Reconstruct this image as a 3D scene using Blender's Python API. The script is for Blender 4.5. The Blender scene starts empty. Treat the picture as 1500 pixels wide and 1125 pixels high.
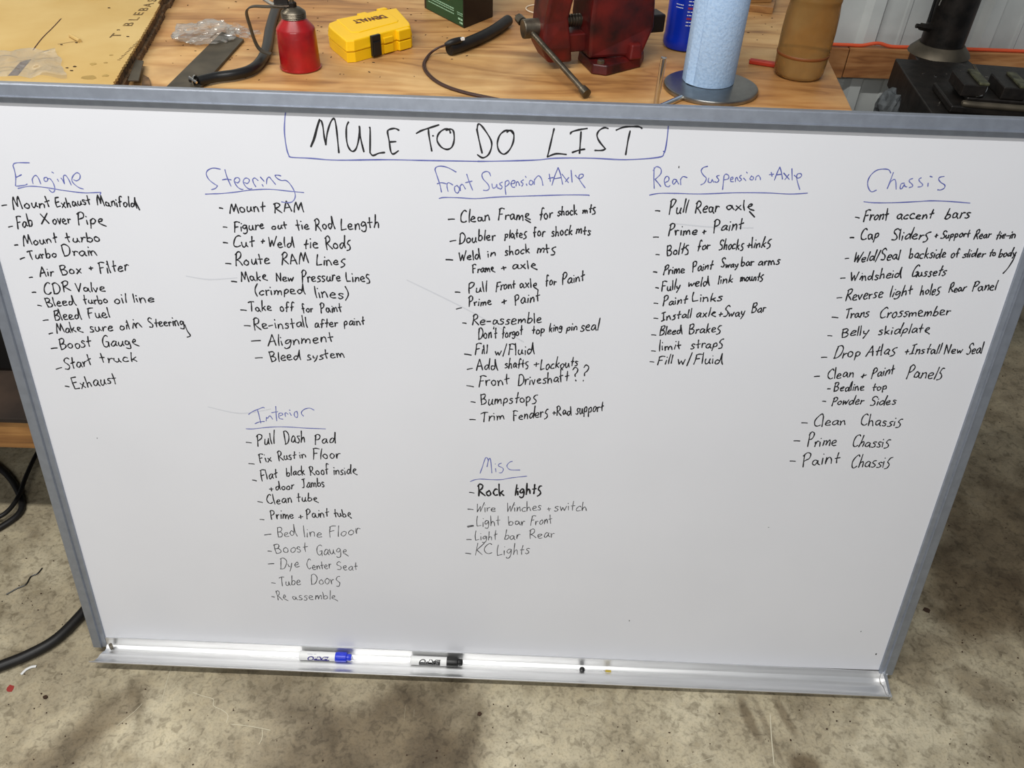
import bpy, bmesh, math, random
from mathutils import Vector, Matrix, noise
random.seed(7)
SC = bpy.context.scene
COL = SC.collection
# ------------------------------------------------------------------ camera
CAM = Vector((0.02098, -0.98620, 1.69204)); FPX = 1163.27
RX = Vector((0.99938828, 0.0223455, 0.02690245))
UX = Vector((-0.03497131, 0.64438168, 0.76390395))
FX = Vector((0.000265629, 0.764377474, -0.644768956))
cd = bpy.data.cameras.new('camera'); cam = bpy.data.objects.new('camera', cd); COL.objects.link(cam)
cam.matrix_world = Matrix.Translation(CAM) @ Matrix((RX, UX, -FX)).transposed().to_4x4()
cd.sensor_width = 36; cd.lens = 36 * FPX / 1500; cd.clip_start = 0.02
SC.camera = cam
# ------------------------------------------------------------------ light and exposure
SC.view_settings.view_transform = 'Standard'; SC.view_settings.look = 'None'
SC.view_settings.gamma = 1; SC.view_settings.use_curve_mapping = False
SC.view_settings.exposure = 0.0
w = bpy.data.worlds.new('World'); SC.world = w; w.use_nodes = True
w.node_tree.nodes['Background'].inputs[0].default_value = (0.80, 0.88, 1.0, 1)
w.node_tree.nodes['Background'].inputs[1].default_value = 0.20
def area(x, y, z, sx, sy, power, color, rx=0, ry=0):
    l = bpy.data.lights.new('shop_tube_light', 'AREA'); l.shape = 'RECTANGLE'; l.size = sx; l.size_y = sy
    l.energy = power; l.color = color
    o = bpy.data.objects.new('shop_tube_light', l); COL.objects.link(o)
    o.location = (x, y, z); o.rotation_euler = (rx, ry, 0)
TL = (1.0, 0.985, 0.95)
area(-0.8, -0.80, 3.4, 2.4, 0.10, 84, TL, 0.1)
area(-0.6, -2.9, 2.7, 2.4, 0.16, 48, TL, 0.8)
area(-2.6, 1.1, 3.2, 1.6, 0.3, 30, (1.0, 0.95, 0.85))
# ------------------------------------------------------------------ geometry helpers
FL = 0.010      # floor level
BZ = 1.14       # bench top level
LEAN = 0.21678
def at(px, py, z):
    d = FX + RX * ((px - 750) / FPX) - UX * ((py - 562.5) / FPX)
    return CAM + d * ((z - CAM.z) / d.z)
def atY(px, py, Y):
    d = FX + RX * ((px - 750) / FPX) - UX * ((py - 562.5) / FPX)
    return CAM + d * ((Y - CAM.y) / d.y)
class MB:
    def __init__(s): s.v = []; s.f = []
    def add(s, vs, fs, M=None):
        n = len(s.v)
        s.v += [tuple(M @ Vector(v)) if M else tuple(v) for v in vs]
        s.f += [tuple(i + n for i in f) for f in fs]
        return s
    def box(s, x0, y0, z0, x1, y1, z1, M=None, t=0.0):
        # t: taper inset of the top
        vs = [(x0,y0,z0),(x1,y0,z0),(x1,y1,z0),(x0,y1,z0),(x0+t,y0+t,z1),(x1-t,y0+t,z1),(x1-t,y1-t,z1),(x0+t,y1-t,z1)]
        return s.add(vs, [(3,2,1,0),(4,5,6,7),(0,1,5,4),(1,2,6,5),(2,3,7,6),(3,0,4,7)], M)
    def prism(s, poly, z0, z1, M=None, inset=0.0):
        n = len(poly); a = sum(poly[i][0]*poly[(i+1)%n][1]-poly[(i+1)%n][0]*poly[i][1] for i in range(n))
        if a < 0: poly = poly[::-1]
        cx = sum(q[0] for q in poly)/n; cy = sum(q[1] for q in poly)/n
        top = []
        for q in poly:
            d = Vector((cx-q[0], cy-q[1])); L = d.length or 1; top.append((q[0]+d.x/L*inset, q[1]+d.y/L*inset, z1))
        vs = [(q[0], q[1], z0) for q in poly] + top
        fs = [tuple(range(n-1, -1, -1)), tuple(range(n, 2*n))] + [(i, (i+1)%n, n+(i+1)%n, n+i) for i in range(n)]
        return s.add(vs, fs, M)
    def lathe(s, prof, n=32, M=None, cap=True):
        vs = []; fs = []; k = len(prof)
        for r, z in prof:
            for i in range(n):
                a = 2*math.pi*i/n; vs.append((r*math.cos(a), r*math.sin(a), z))
        for j in range(k-1):
            for i in range(n):
                fs.append((j*n+i, j*n+(i+1)%n, (j+1)*n+(i+1)%n, (j+1)*n+i))
        if cap: fs.append(tuple(range(n-1, -1, -1))); fs.append(tuple((k-1)*n+i for i in range(n)))
        return s.add(vs, fs, M)
    def cyl(s, a, b, r0, r1=None, n=16):
        a = Vector(a); b = Vector(b); d = b - a
        M = Matrix.Translation(a) @ d.to_track_quat('Z', 'Y').to_matrix().to_4x4()
        return s.lathe([(r0, 0), (r0 if r1 is None else r1, d.length)], n, M)
    def tube(s, pts, r, n=8, steps=6, flat=1.0):
        P = smooth([Vector(p) for p in pts], steps); k = len(P); vs = []; fs = []
        nrm = None
        for j in range(k):
            t = (P[min(j+1, k-1)] - P[max(j-1, 0)]).normalized()
            if nrm is None:
                nrm = t.orthogonal().normalized() if abs(t.z) > .9 else (Vector((0,0,1)) - t*t.z).normalized()
            nrm = (nrm - t * nrm.dot(t)).normalized(); bn = t.cross(nrm)
            rr = r(j/(k-1)) if callable(r) else r
            for i in range(n):
                a = 2*math.pi*i/n
                vs.append(tuple(P[j] + nrm*math.cos(a)*rr*flat + bn*math.sin(a)*rr))
        for j in range(k-1):
            for i in range(n): fs.append((j*n+i, j*n+(i+1)%n, (j+1)*n+(i+1)%n, (j+1)*n+i))
        fs.append(tuple(range(n-1, -1, -1))); fs.append(tuple((k-1)*n+i for i in range(n)))
        return s.add(vs, fs)
def smooth(P, steps):
    if len(P) < 3: return P
    out = []
    for i in range(len(P)-1):
        a = P[max(i-1, 0)]; b = P[i]; c = P[i+1]; d = P[min(i+2, len(P)-1)]
        if (b-c).length < 1e-9: continue
        for k in range(steps):
            t = k/steps
            out.append(0.5*((2*b)+(c-a)*t+(2*a-5*b+4*c-d)*t*t+(3*b-a-3*c+d)*t*t*t))
    out.append(P[-1]); return out
def mesh(name, mb, m, parent=None, bevel=0, sm=False, loc=None, rot=None, seg=2):
    me = bpy.data.meshes.new(name); me.from_pydata(mb.v, [], mb.f); me.update()
    me.materials.append(m)
    o = bpy.data.objects.new(name, me); COL.objects.link(o)
    if sm:
        for p in me.polygons: p.use_smooth = True
        try:
            me.set_sharp_from_angle(angle=math.radians(42))
        except Exception: pass
    if bevel:
        b = o.modifiers.new('bevel', 'BEVEL'); b.width = bevel; b.segments = seg; b.limit_method = 'ANGLE'; b.angle_limit = math.radians(35)
    if parent: o.parent = parent
    if loc is not None: o.location = loc
    if rot is not None: o.rotation_euler = rot
    return o
def thing(name, label, cat, loc=(0,0,0), rz=0, group=None):
    o = bpy.data.objects.new(name, None); COL.objects.link(o); o.location = loc; o.rotation_euler = (0,0,rz)
    o.empty_display_size = 0.05
    return tag(o, label, cat, group)
def tag(o, label, cat, group=None):
    o['label'] = label; o['category'] = cat
    if group: o['group'] = group
    return o
def text_mesh(txt, size, m, name, parent=None, mat4=None, ext=0.0004, bold=0.0, shear=0.0, sx=1.0, align='CENTER'):
    c = bpy.data.curves.new(name, 'FONT'); c.body = txt; c.size = size; c.extrude = ext; c.offset = bold; c.shear = shear
    c.align_x = align; c.align_y = 'CENTER'; c.resolution_u = 3
    t = bpy.data.objects.new('tmp', c); COL.objects.link(t)
    bpy.context.view_layer.update()
    me = bpy.data.meshes.new_from_object(t.evaluated_get(bpy.context.evaluated_depsgraph_get()))
    bpy.data.objects.remove(t); bpy.data.curves.remove(c)
    for v in me.vertices: v.co.x *= sx
    if mat4: me.transform(mat4)
    me.materials.clear(); me.materials.append(m)
    o = bpy.data.objects.new(name, me); COL.objects.link(o)
    if parent: o.parent = parent
    return o
# ------------------------------------------------------------------ materials
def lin(c): return tuple((x/255/12.92 if x/255 <= .04045 else ((x/255+.055)/1.055)**2.4) for x in c) + (1,)
def mat(name, rgb, rough=.5, metal=0, var=0, scale=20, bump=0, rgb2=None, coat=0, spec=.5, detail=6, stretch=(1,1,1), trans=0, ior=1.45, bscale=None, lo=.35, hi=.65, sheen=0):
    m = bpy.data.materials.new(name); m.use_nodes = True; nt = m.node_tree; b = nt.nodes['Principled BSDF']
    b.inputs['Base Color'].default_value = lin(rgb); b.inputs['Roughness'].default_value = rough
    b.inputs['Metallic'].default_value = metal; b.inputs['Coat Weight'].default_value = coat
    b.inputs['Specular IOR Level'].default_value = spec; b.inputs['Transmission Weight'].default_value = trans
    b.inputs['IOR'].default_value = ior
    tc = nt.nodes.new('ShaderNodeTexCoord'); mp = nt.nodes.new('ShaderNodeMapping'); mp.inputs['Scale'].default_value = stretch
    nt.links.new(tc.outputs['Object'], mp.inputs[0])
    n = nt.nodes.new('ShaderNodeTexNoise'); n.inputs['Scale'].default_value = scale; n.inputs['Detail'].default_value = detail
    nt.links.new(mp.outputs[0], n.inputs['Vector'])
    if var or rgb2:
        r = nt.nodes.new('ShaderNodeValToRGB'); nt.links.new(n.outputs[0], r.inputs[0])
        r.color_ramp.elements[0].position = lo; r.color_ramp.elements[1].position = hi
        c2 = rgb2 or tuple(max(0, x*(1-var)) for x in rgb)
        r.color_ramp.elements[0].color = lin(c2); r.color_ramp.elements[1].color = lin(rgb)
        nt.links.new(r.outputs[0], b.inputs['Base Color'])
    if bump:
        n2 = nt.nodes.new('ShaderNodeTexNoise'); n2.inputs['Scale'].default_value = bscale or scale; n2.inputs['Detail'].default_value = 8
        nt.links.new(mp.outputs[0], n2.inputs['Vector'])
        bp = nt.nodes.new('ShaderNodeBump'); bp.inputs['Strength'].default_value = bump; bp.inputs['Distance'].default_value = .002
        nt.links.new(n2.outputs[0], bp.inputs['Height']); nt.links.new(bp.outputs[0], b.inputs['Normal'])
    return m
def wood_mat(name, light, mid, dark, sc=(1.3, 14, 14), rot=0.0, knots=True, rough=.5):
    m = bpy.data.materials.new(name); m.use_nodes = True; nt = m.node_tree; N = nt.nodes; Lk = nt.links; b = N['Principled BSDF']
    b.inputs['Roughness'].default_value = rough
    tc = N.new('ShaderNodeTexCoord'); mp = N.new('ShaderNodeMapping'); mp.inputs['Scale'].default_value = sc; mp.inputs['Rotation'].default_value = (0, 0, rot)
    Lk.new(tc.outputs['Object'], mp.inputs[0])
    n1 = N.new('ShaderNodeTexNoise'); n1.inputs['Scale'].default_value = 1.1; n1.inputs['Detail'].default_value = 4; n1.inputs['Distortion'].default_value = .9
    Lk.new(mp.outputs[0], n1.inputs['Vector'])
    mul = N.new('ShaderNodeMath'); mul.operation = 'MULTIPLY'; mul.inputs[1].default_value = 9; Lk.new(n1.outputs[0], mul.inputs[0])
    fr = N.new('ShaderNodeMath'); fr.operation = 'PINGPONG'; fr.inputs[1].default_value = 1; Lk.new(mul.outputs[0], fr.inputs[0])
    n2 = N.new('ShaderNodeTexNoise'); n2.inputs['Scale'].default_value = 2.4; n2.inputs['Detail'].default_value = 8; Lk.new(mp.outputs[0], n2.inputs['Vector'])
    mx = N.new('ShaderNodeMix'); mx.inputs[0].default_value = .62; Lk.new(fr.outputs[0], mx.inputs[2]); Lk.new(n2.outputs[0], mx.inputs[3])
    r = N.new('ShaderNodeValToRGB'); e = r.color_ramp.elements; e[0].position = .12; e[0].color = lin(dark); e[1].position = .72; e[1].color = lin(light)
    x = e.new(.42); x.color = lin(mid); Lk.new(mx.outputs[0], r.inputs[0])
    n3 = N.new('ShaderNodeTexNoise'); n3.inputs['Scale'].default_value = 7; n3.inputs['Detail'].default_value = 5; Lk.new(tc.outputs['Object'], n3.inputs['Vector'])
    r3 = N.new('ShaderNodeValToRGB'); r3.color_ramp.elements[0].position = .34; r3.color_ramp.elements[1].position = .6
    r3.color_ramp.elements[0].color = (.62, .55, .5, 1); r3.color_ramp.elements[1].color = (1, 1, 1, 1); Lk.new(n3.outputs[0], r3.inputs[0])
    mc = N.new('ShaderNodeMix'); mc.data_type = 'RGBA'; mc.blend_type = 'MULTIPLY'; mc.inputs[0].default_value = .8
    Lk.new(r.outputs[0], mc.inputs[6]); Lk.new(r3.outputs[0], mc.inputs[7]); Lk.new(mc.outputs[2], b.inputs['Base Color'])
    if knots:
        n4 = N.new('ShaderNodeTexNoise'); n4.inputs['Scale'].default_value = 2.6; n4.inputs['Detail'].default_value = 3; Lk.new(tc.outputs['Object'], n4.inputs['Vector'])
        r4 = N.new('ShaderNodeValToRGB'); r4.color_ramp.elements[0].position = .36; r4.color_ramp.elements[1].position = .6
        r4.color_ramp.elements[0].color = (.80, .58, .40, 1); r4.color_ramp.elements[1].color = (1, 1, 1, 1); Lk.new(n4.outputs[0], r4.inputs[0])
        m4 = N.new('ShaderNodeMix'); m4.data_type = 'RGBA'; m4.blend_type = 'MULTIPLY'; m4.inputs[0].default_value = .75
        Lk.new(mc.outputs[2], m4.inputs[6]); Lk.new(r4.outputs[0], m4.inputs[7]); Lk.new(m4.outputs[2], b.inputs['Base Color'])
    bp = N.new('ShaderNodeBump'); bp.inputs['Strength'].default_value = .25; bp.inputs['Distance'].default_value = .001
    Lk.new(n2.outputs[0], bp.inputs['Height']); Lk.new(bp.outputs[0], b.inputs['Normal'])
    return m
def film_mat(name, tint=(1,1,1), amt=.25, haze=.1):
    m = bpy.data.materials.new(name); m.use_nodes = True; nt = m.node_tree; N = nt.nodes; Lk = nt.links
    N.remove(N['Principled BSDF']); out = N['Material Output']
    tr = N.new('ShaderNodeBsdfTransparent'); tr.inputs[0].default_value = (*tint, 1)
    gl = N.new('ShaderNodeBsdfGlossy'); gl.inputs['Roughness'].default_value = .12
    df = N.new('ShaderNodeBsdfDiffuse'); df.inputs[0].default_value = (.8, .8, .78, 1)
    lw = N.new('ShaderNodeLayerWeight'); lw.inputs[0].default_value = amt
    a = N.new('ShaderNodeMixShader'); Lk.new(lw.outputs['Facing'], a.inputs[0]); Lk.new(tr.outputs[0], a.inputs[1]); Lk.new(gl.outputs[0], a.inputs[2])
    c = N.new('ShaderNodeMixShader'); c.inputs[0].default_value = haze; Lk.new(a.outputs[0], c.inputs[1]); Lk.new(df.outputs[0], c.inputs[2])
    Lk.new(c.outputs[0], out.inputs[0]); return m
def floor_mat():
    m = bpy.data.materials.new('stained_shaded_concrete'); m.use_nodes = True; nt = m.node_tree; N = nt.nodes; Lk = nt.links; b = N['Principled BSDF']
    b.inputs['Roughness'].default_value = .62; b.inputs['Specular IOR Level'].default_value = .35
    tc = N.new('ShaderNodeTexCoord'); P = tc.outputs['Object']
    def noi(s, d, dist=0):
        n = N.new('ShaderNodeTexNoise'); n.inputs['Scale'].default_value = s; n.inputs['Detail'].default_value = d; n.inputs['Distortion'].default_value = dist
        Lk.new(P, n.inputs['Vector']); return n
    def ramp(src, stops):
        r = N.new('ShaderNodeValToRGB'); e = r.color_ramp.elements
        e[0].position, e[0].color = stops[0][0], stops[0][1]; e[1].position, e[1].color = stops[-1][0], stops[-1][1]
        for p, c in stops[1:-1]: q = e.new(p); q.color = c
        Lk.new(src, r.inputs[0]); return r.outputs[0]
    def mul(a, bb, f=1.0, mode='MULTIPLY'):
        x = N.new('ShaderNodeMix'); x.data_type = 'RGBA'; x.blend_type = mode; x.clamp_factor = True
        if isinstance(f, float): x.inputs[0].default_value = f
        else: Lk.new(f, x.inputs[0])
        Lk.new(a, x.inputs[6])
        if isinstance(bb, tuple): x.inputs[7].default_value = bb
        else: Lk.new(bb, x.inputs[7])
        return x.outputs[2]
    c = ramp(noi(3.2, 8, .3).outputs[0], [(.30, lin((138,127,106))), (.5, lin((166,156,132))), (.68, lin((186,177,153)))])
    c = mul(c, ramp(noi(14, 9, .6).outputs[0], [(.30, (.60,.57,.52,1)), (.5, (.98,.97,.96,1)), (.7, (1.16,1.15,1.12,1))]), 0.85)
    c = mul(c, ramp(noi(60, 9, .8).outputs[0], [(.34, (.62,.60,.57,1)), (.47, (1,1,1,1)), (.66, (1.12,1.1,1.07,1))]), 0.85)
    c = mul(c, ramp(noi(190, 4, .5).outputs[0], [(.36, (.74,.73,.71,1)), (.5, (1,1,1,1))]), 0.7)
    sp = N.new('ShaderNodeTexVoronoi'); sp.inputs['Scale'].default_value = 26; Lk.new(P, sp.inputs['Vector'])
    c = mul(c, ramp(sp.outputs['Distance'], [(.02, (.35,.3,.26,1)), (.085, (1,1,1,1))]), 0.5)
    # oil and tyre stains, plus shadow and light falloff painted into the slab
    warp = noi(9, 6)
    for (px, py, rx, ry, rz, k) in STAINS_AND_SHADE:
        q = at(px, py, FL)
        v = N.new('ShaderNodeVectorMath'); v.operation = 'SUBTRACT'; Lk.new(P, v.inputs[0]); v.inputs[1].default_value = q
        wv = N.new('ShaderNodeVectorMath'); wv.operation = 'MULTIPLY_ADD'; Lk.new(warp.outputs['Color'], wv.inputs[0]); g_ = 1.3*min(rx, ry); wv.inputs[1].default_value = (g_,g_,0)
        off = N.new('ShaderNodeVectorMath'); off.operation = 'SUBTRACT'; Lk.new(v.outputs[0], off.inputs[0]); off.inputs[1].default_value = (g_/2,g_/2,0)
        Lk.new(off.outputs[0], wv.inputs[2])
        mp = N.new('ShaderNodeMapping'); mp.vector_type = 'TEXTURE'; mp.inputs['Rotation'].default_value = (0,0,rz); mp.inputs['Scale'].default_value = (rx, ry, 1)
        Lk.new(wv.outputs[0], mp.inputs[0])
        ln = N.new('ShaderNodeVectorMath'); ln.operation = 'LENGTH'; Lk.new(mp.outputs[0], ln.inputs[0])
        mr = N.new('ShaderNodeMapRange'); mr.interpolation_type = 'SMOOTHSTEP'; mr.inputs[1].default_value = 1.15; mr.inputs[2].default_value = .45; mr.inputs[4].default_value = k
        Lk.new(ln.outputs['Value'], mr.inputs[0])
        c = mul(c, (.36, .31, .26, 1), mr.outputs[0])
    Lk.new(c, b.inputs['Base Color'])
    n = noi(45, 9); bp = N.new('ShaderNodeBump'); bp.inputs['Strength'].default_value = .35; bp.inputs['Distance'].default_value = .004
    Lk.new(n.outputs[0], bp.inputs['Height']); Lk.new(bp.outputs[0], b.inputs['Normal'])
    return m
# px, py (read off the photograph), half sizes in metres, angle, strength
STAINS_AND_SHADE = [(165, 1040, .13, .055, .85, .7), (70, 1115, .14, .06, .7, .6), (560, 1085, .26, .15, .1, .85), (640, 1020, .13, .06, 0, .5), (430, 1010, .10, .07, .4, .35), (640, 1120, .1, .1, 0, .6),  # blots painting the leg shadows of whoever holds the camera
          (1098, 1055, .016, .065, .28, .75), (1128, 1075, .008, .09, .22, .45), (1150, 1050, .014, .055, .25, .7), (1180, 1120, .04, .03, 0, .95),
          (1430, 870, .18, .18, .5, .95), (1500, 800, .28, .30, .4, .85), (1440, 1010, .09, .05, -.5, .6), (1440, 640, .22, .5, .3, .45), (1370, 950, .08, .05, .2, .5), (870, 1000, .04, .03, 0, .3), (1500, 1100, .10, .08, .2, .35), (1340, 985, .06, .05, .3, .5)]  # right-hand blots mix real stain with painted light falloff
MT = {
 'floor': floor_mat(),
 'ply': wood_mat('plywood', (212,174,118), (192,148,92), (116,74,40), (1.8, 7, 7)),
 'lumber': wood_mat('girt_lumber', (190,138,88), (172,116,68), (120,74,40), (2.2, 18, 18), 0, False),
 'stud': wood_mat('bench_lumber', (172,126,72), (150,104,56), (104,70,40), (2, 16, 16), 0, False),
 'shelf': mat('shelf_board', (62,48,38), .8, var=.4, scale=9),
 'wall': mat('painted_steel_wall', (205,209,207), .45, var=.12, scale=6, bump=.05, lo=.3, hi=.7),
 'alu': mat('anodised_frame', (160,166,177), .5, .8, var=.05, scale=60),
 'alu_tray': mat('tray_aluminium', (226,226,226), .42, .9, var=.05, scale=25, stretch=(.3,4,4)),
 'board': mat('whiteboard_enamel', (219,220,225), .3, spec=.5, coat=.3, var=.015, scale=3),
 'black_ink': mat('black_marker_ink', (22,22,26), .55),
 'worn_ink': mat('drying_black_marker_ink', (40,40,44), .6, rgb2=(105,105,108), scale=55, lo=.42, hi=.58),
 'blue_ink': mat('blue_marker_ink', (74,82,156), .55, rgb2=(118,124,180), scale=30),
 'smudge': mat('wiped_ink_smudge', (200,202,208), .4),
 'blk': mat('black_plastic', (22,22,22), .38),
 'rubber': mat('black_rubber', (26,24,23), .5, var=.3, scale=40, bump=.1),
 'iron': mat('grimy_black_iron', (40,35,31), .45, .35, var=.5, scale=35, bump=.35, bscale=70),
 'steel': mat('dull_steel', (120,112,98), .38, .85, var=.3, scale=40, bump=.08),
 'flat': mat('mill_scale_steel', (96,88,74), .5, .6, var=.25, scale=18, bump=.1, stretch=(1,1,1)),
 'chrome': mat('bright_chrome', (215,212,205), .14, 1),
 'brushed': mat('brushed_stainless', (150,150,148), .3, 1, var=.1, scale=50),
 'red_can': mat('red_enamel', (168,16,22), .35, var=.25, scale=22, coat=.3),
 'red_vise': mat('worn_red_vise_paint', (100,22,18), .42, rgb2=(38,12,13), scale=16, bump=.2, bscale=60, lo=.35, hi=.62),
 'yel': mat('yellow_plastic', (240,190,12), .42),
 'yel_dark': mat('dark_print_on_yellow', (92,44,14), .5),
 'card': mat('yellow_cardboard', (196,168,110), .85, rgb2=(180,146,82), scale=5, bump=.06, lo=.3, hi=.7),
 'card_edge': mat('torn_cardboard_edge', (116,88,58), .9, var=.35, scale=70, bump=.5),
 'card_dark': mat('cardboard_slot', (70,40,30), .9),
 'print': mat('brown_box_print', (92,70,34), .8, rgb2=(150,120,64), scale=60, lo=.35, hi=.5),
 'stain_oil': mat('oil_fingerprint', (166,136,72), .7, var=.15, scale=30),
 'green': mat('dark_green_box', (16,66,38), .4),
 'blackbox': mat('black_box_side', (20,14,12), .4),
 'gold': mat('gold_print', (170,160,50), .5),
 'paleprint': mat('pale_print', (150,190,160), .5),
 'blue_b': mat('blue_bottle_plastic', (10,46,178), .25, var=.2, scale=8),
 'white_l': mat('white_label_print', (206,210,224), .5),
 'red_l': mat('red_label_print', (140,36,70), .5),
 'towel': mat('blue_shop_towel', (172,199,230), .95, rgb2=(158,187,221), scale=220, bump=.5, bscale=160, lo=.38, hi=.6),
 'core': mat('grey_cardboard_core', (120,105,85), .9),
 'amber': mat('amber_cloudy_plastic', (184,148,94), .2, rgb2=(156,118,68), scale=9, trans=.55, ior=1.15),
 'amber_liq': mat('amber_liquid', (190,140,75), .25, trans=.3, ior=1.33, rgb2=(170,120,60), scale=8),
 'amber_line': mat('brown_sediment_line', (120,66,24), .5),
 'red_pen': mat('red_pencil_paint', (176,48,26), .45),
 'orange': mat('orange_cord', (226,92,54), .5),
 'film': film_mat('clear_plastic_film', (.97,.96,.94), .22, .035),
 'film2': film_mat('clear_plastic_bag', (.94,.93,.91), .3, .05),
 'grey_rag': mat('grey_rag', (92,96,98), .8, var=.25, scale=40, bump=.3),
 'brass': mat('brass_yellow', (190,165,60), .35, .5),
 'wht': mat('white_plastic', (228,228,226), .4),
 'ivory': mat('ivory_cord', (232,214,186), .6),
 'bluecap': mat('blue_cap_plastic', (26,50,200), .3, coat=.3),
 'navy': mat('navy_print', (40,30,120), .5),
 'shav': mat('bright_shavings', (205,200,190), .25, 1),
 'crumb': mat('dark_grit', (58,40,26), .9),
 'scratch': mat('pale_scratch', (196,188,164), .8),
 'redspot': mat('red_paint_spot', (150,50,44), .7),
 'brown_cable': mat('brown_cable', (58,34,26), .5),
 'green_grime': mat('grimy_jaw_steel', (104,104,78), .45, .5, var=.5, scale=60, bump=.5),
}
# ------------------------------------------------------------------ the setting
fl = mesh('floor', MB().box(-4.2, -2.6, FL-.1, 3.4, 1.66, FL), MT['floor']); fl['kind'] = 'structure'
def wall():
    mb = MB(); xs = []
    x = -4.2
    prof = []
    while x < 3.4:
        for dx, d in ((0,0),(.185,0),(.20,.028),(.235,.028),(.25,0)): prof.append((x+dx, d))
        prof += [(x+.31, 0), (x+.315, .004), (x+.325, .004), (x+.33, 0)]
        x += .36
    prof = [(a + .045, d) for a, d in prof]
    z0, z1 = FL, 2.75
    n = len(prof)
    vs = [(a, 1.66-d, z0) for a, d in prof] + [(a, 1.66-d, z1) for a, d in prof]
    return mb.add(vs, [(i, i+1, n+i+1, n+i) for i in range(n-1)])
wl = mesh('wall_back', wall(), MT['wall']); wl['kind'] = 'structure'
# horizontal girts in front of the steel: the visible one has a butt joint
g1 = mesh('trim_1', MB().box(-4.2, 1.594, .835, 1.034, 1.632, .925), MT['lumber'], bevel=.002); g1['kind'] = 'structure'
g2 = mesh('trim_2', MB().box(1.037, 1.594, .837, 3.4, 1.632, .927), MT['lumber'], bevel=.002); g2['kind'] = 'structure'
# ------------------------------------------------------------------ workbench
bench = thing('workbench', 'long plywood-topped wooden workbench behind the whiteboard', 'workbench', (0,0,0))
c0 = at(1247, 158, BZ); c1 = at(1172, 0, BZ); dv = (c1-c0)/(c1.y-c0.y)
xr = lambda y: c0.x + dv.x*(y-c0.y)
poly = [(-2.3, .288), (xr(.288), .288), (xr(1.5), 1.5), (-2.3, 1.5)]
mesh('plywood_top', MB().prism(poly, BZ-.019, BZ), MT['ply'], bench, bevel=.0015)
mesh('front_rail', MB().box(-2.28, .31, BZ-.112, xr(.3)-.03, .348, BZ-.0195), MT['stud'], bench, bevel=.002)
mesh('back_rail', MB().box(-2.28, 1.45, BZ-.112, xr(1.45)-.03, 1.488, BZ-.0195), MT['stud'], bench, bevel=.002)
for x in (-2.26, -.85, xr(.3)-.15):
    for y in (.35, 1.36):
        mesh('leg', MB().box(x, y, FL, x+.088, y+.088, BZ-.0195), MT['stud'], bench, bevel=.003)
mesh('shelf_rail', MB().box(-2.28, .298, .362, xr(.3)-.05, .336, .45), MT['stud'], bench, bevel=.003)
mesh('shelf_rail', MB().box(-2.28, 1.45, .362, xr(1.4)-.05, 1.488, .45), MT['stud'], bench, bevel=.003)
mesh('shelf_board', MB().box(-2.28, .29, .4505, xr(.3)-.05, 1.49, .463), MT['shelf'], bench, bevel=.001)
bin_ = thing('storage_bin', 'dark plastic storage bin in shadow on the shelf under the bench', 'bin', (-1.45, .66, .464))
mesh('bin_body', MB().box(-.38, -.21, 0, .38, .21, .33, t=-.02), MT['blk'], bin_, bevel=.012)
mesh('bin_lid', MB().box(-.41, -.24, .331, .41, .24, .36), MT['blk'], bin_, bevel=.008)
# ------------------------------------------------------------------ whiteboard (local x right, y away, z up the board)
wb = thing('whiteboard', 'large aluminium-framed whiteboard covered in handwritten lists, leaning on the workbench', 'whiteboard', (0, 0, .035))
wb.rotation_euler = (-LEAN, 0, 0)
W2 = .9145; HB = 1.219
mesh('panel', MB().box(-W2+.006, 0, .006, W2-.006, .012, HB-.006), MT['board'], wb)
def rail(length, M):
    # profile across (a: from the outer edge inwards, d: towards the viewer)
    pr = [(0,-.016),(0,.0065),(.002,.0085),(.0185,.0085),(.0195,.0112),(.0208,.0112),(.0218,.0062),(.030,.0045),(.0306,.0004),(.0306,-.001),(.006,-.001),(.006,-.016)]
    mb = MB(); n = len(pr); vs = []
    for e in (0, 1):
        for a, d in pr:
            mit = a if e == 0 else length - a
            vs.append((mit, -d, -a))
    fs = [(i, (i+1)%n, n+(i+1)%n, n+i) for i in range(n)] + [tuple(range(n-1,-1,-1)), tuple(range(n, 2*n))]
    return mb.add(vs, fs, M)
mesh('frame_rail', rail(2*W2, Matrix.Translation((-W2, 0, HB))), MT['alu'], wb)
def stile(M):
    pr = [(0,-.016),(0,.0065),(.002,.0085),(.0185,.0085),(.0195,.0112),(.0208,.0112),(.0218,.0062),(.030,.0045),(.0306,.0004),(.0306,-.001),(.006,-.001),(.006,-.016)]
    n = len(pr); vs = [(a, -d, 0) for a, d in pr] + [(a, -d, HB-a) for a, d in pr]
    return MB().add(vs, [(i, (i+1)%n, n+(i+1)%n, n+i) for i in range(n)] + [tuple(range(n-1,-1,-1)), tuple(range(n, 2*n))], M)
mesh('frame_stile', stile(Matrix.Translation((-W2, 0, 0))), MT['alu'], wb)
mesh('frame_stile', stile(Matrix.Translation((W2, 0, 0)) @ Matrix.Diagonal((-1, 1, 1, 1))), MT['alu'], wb)
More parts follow.
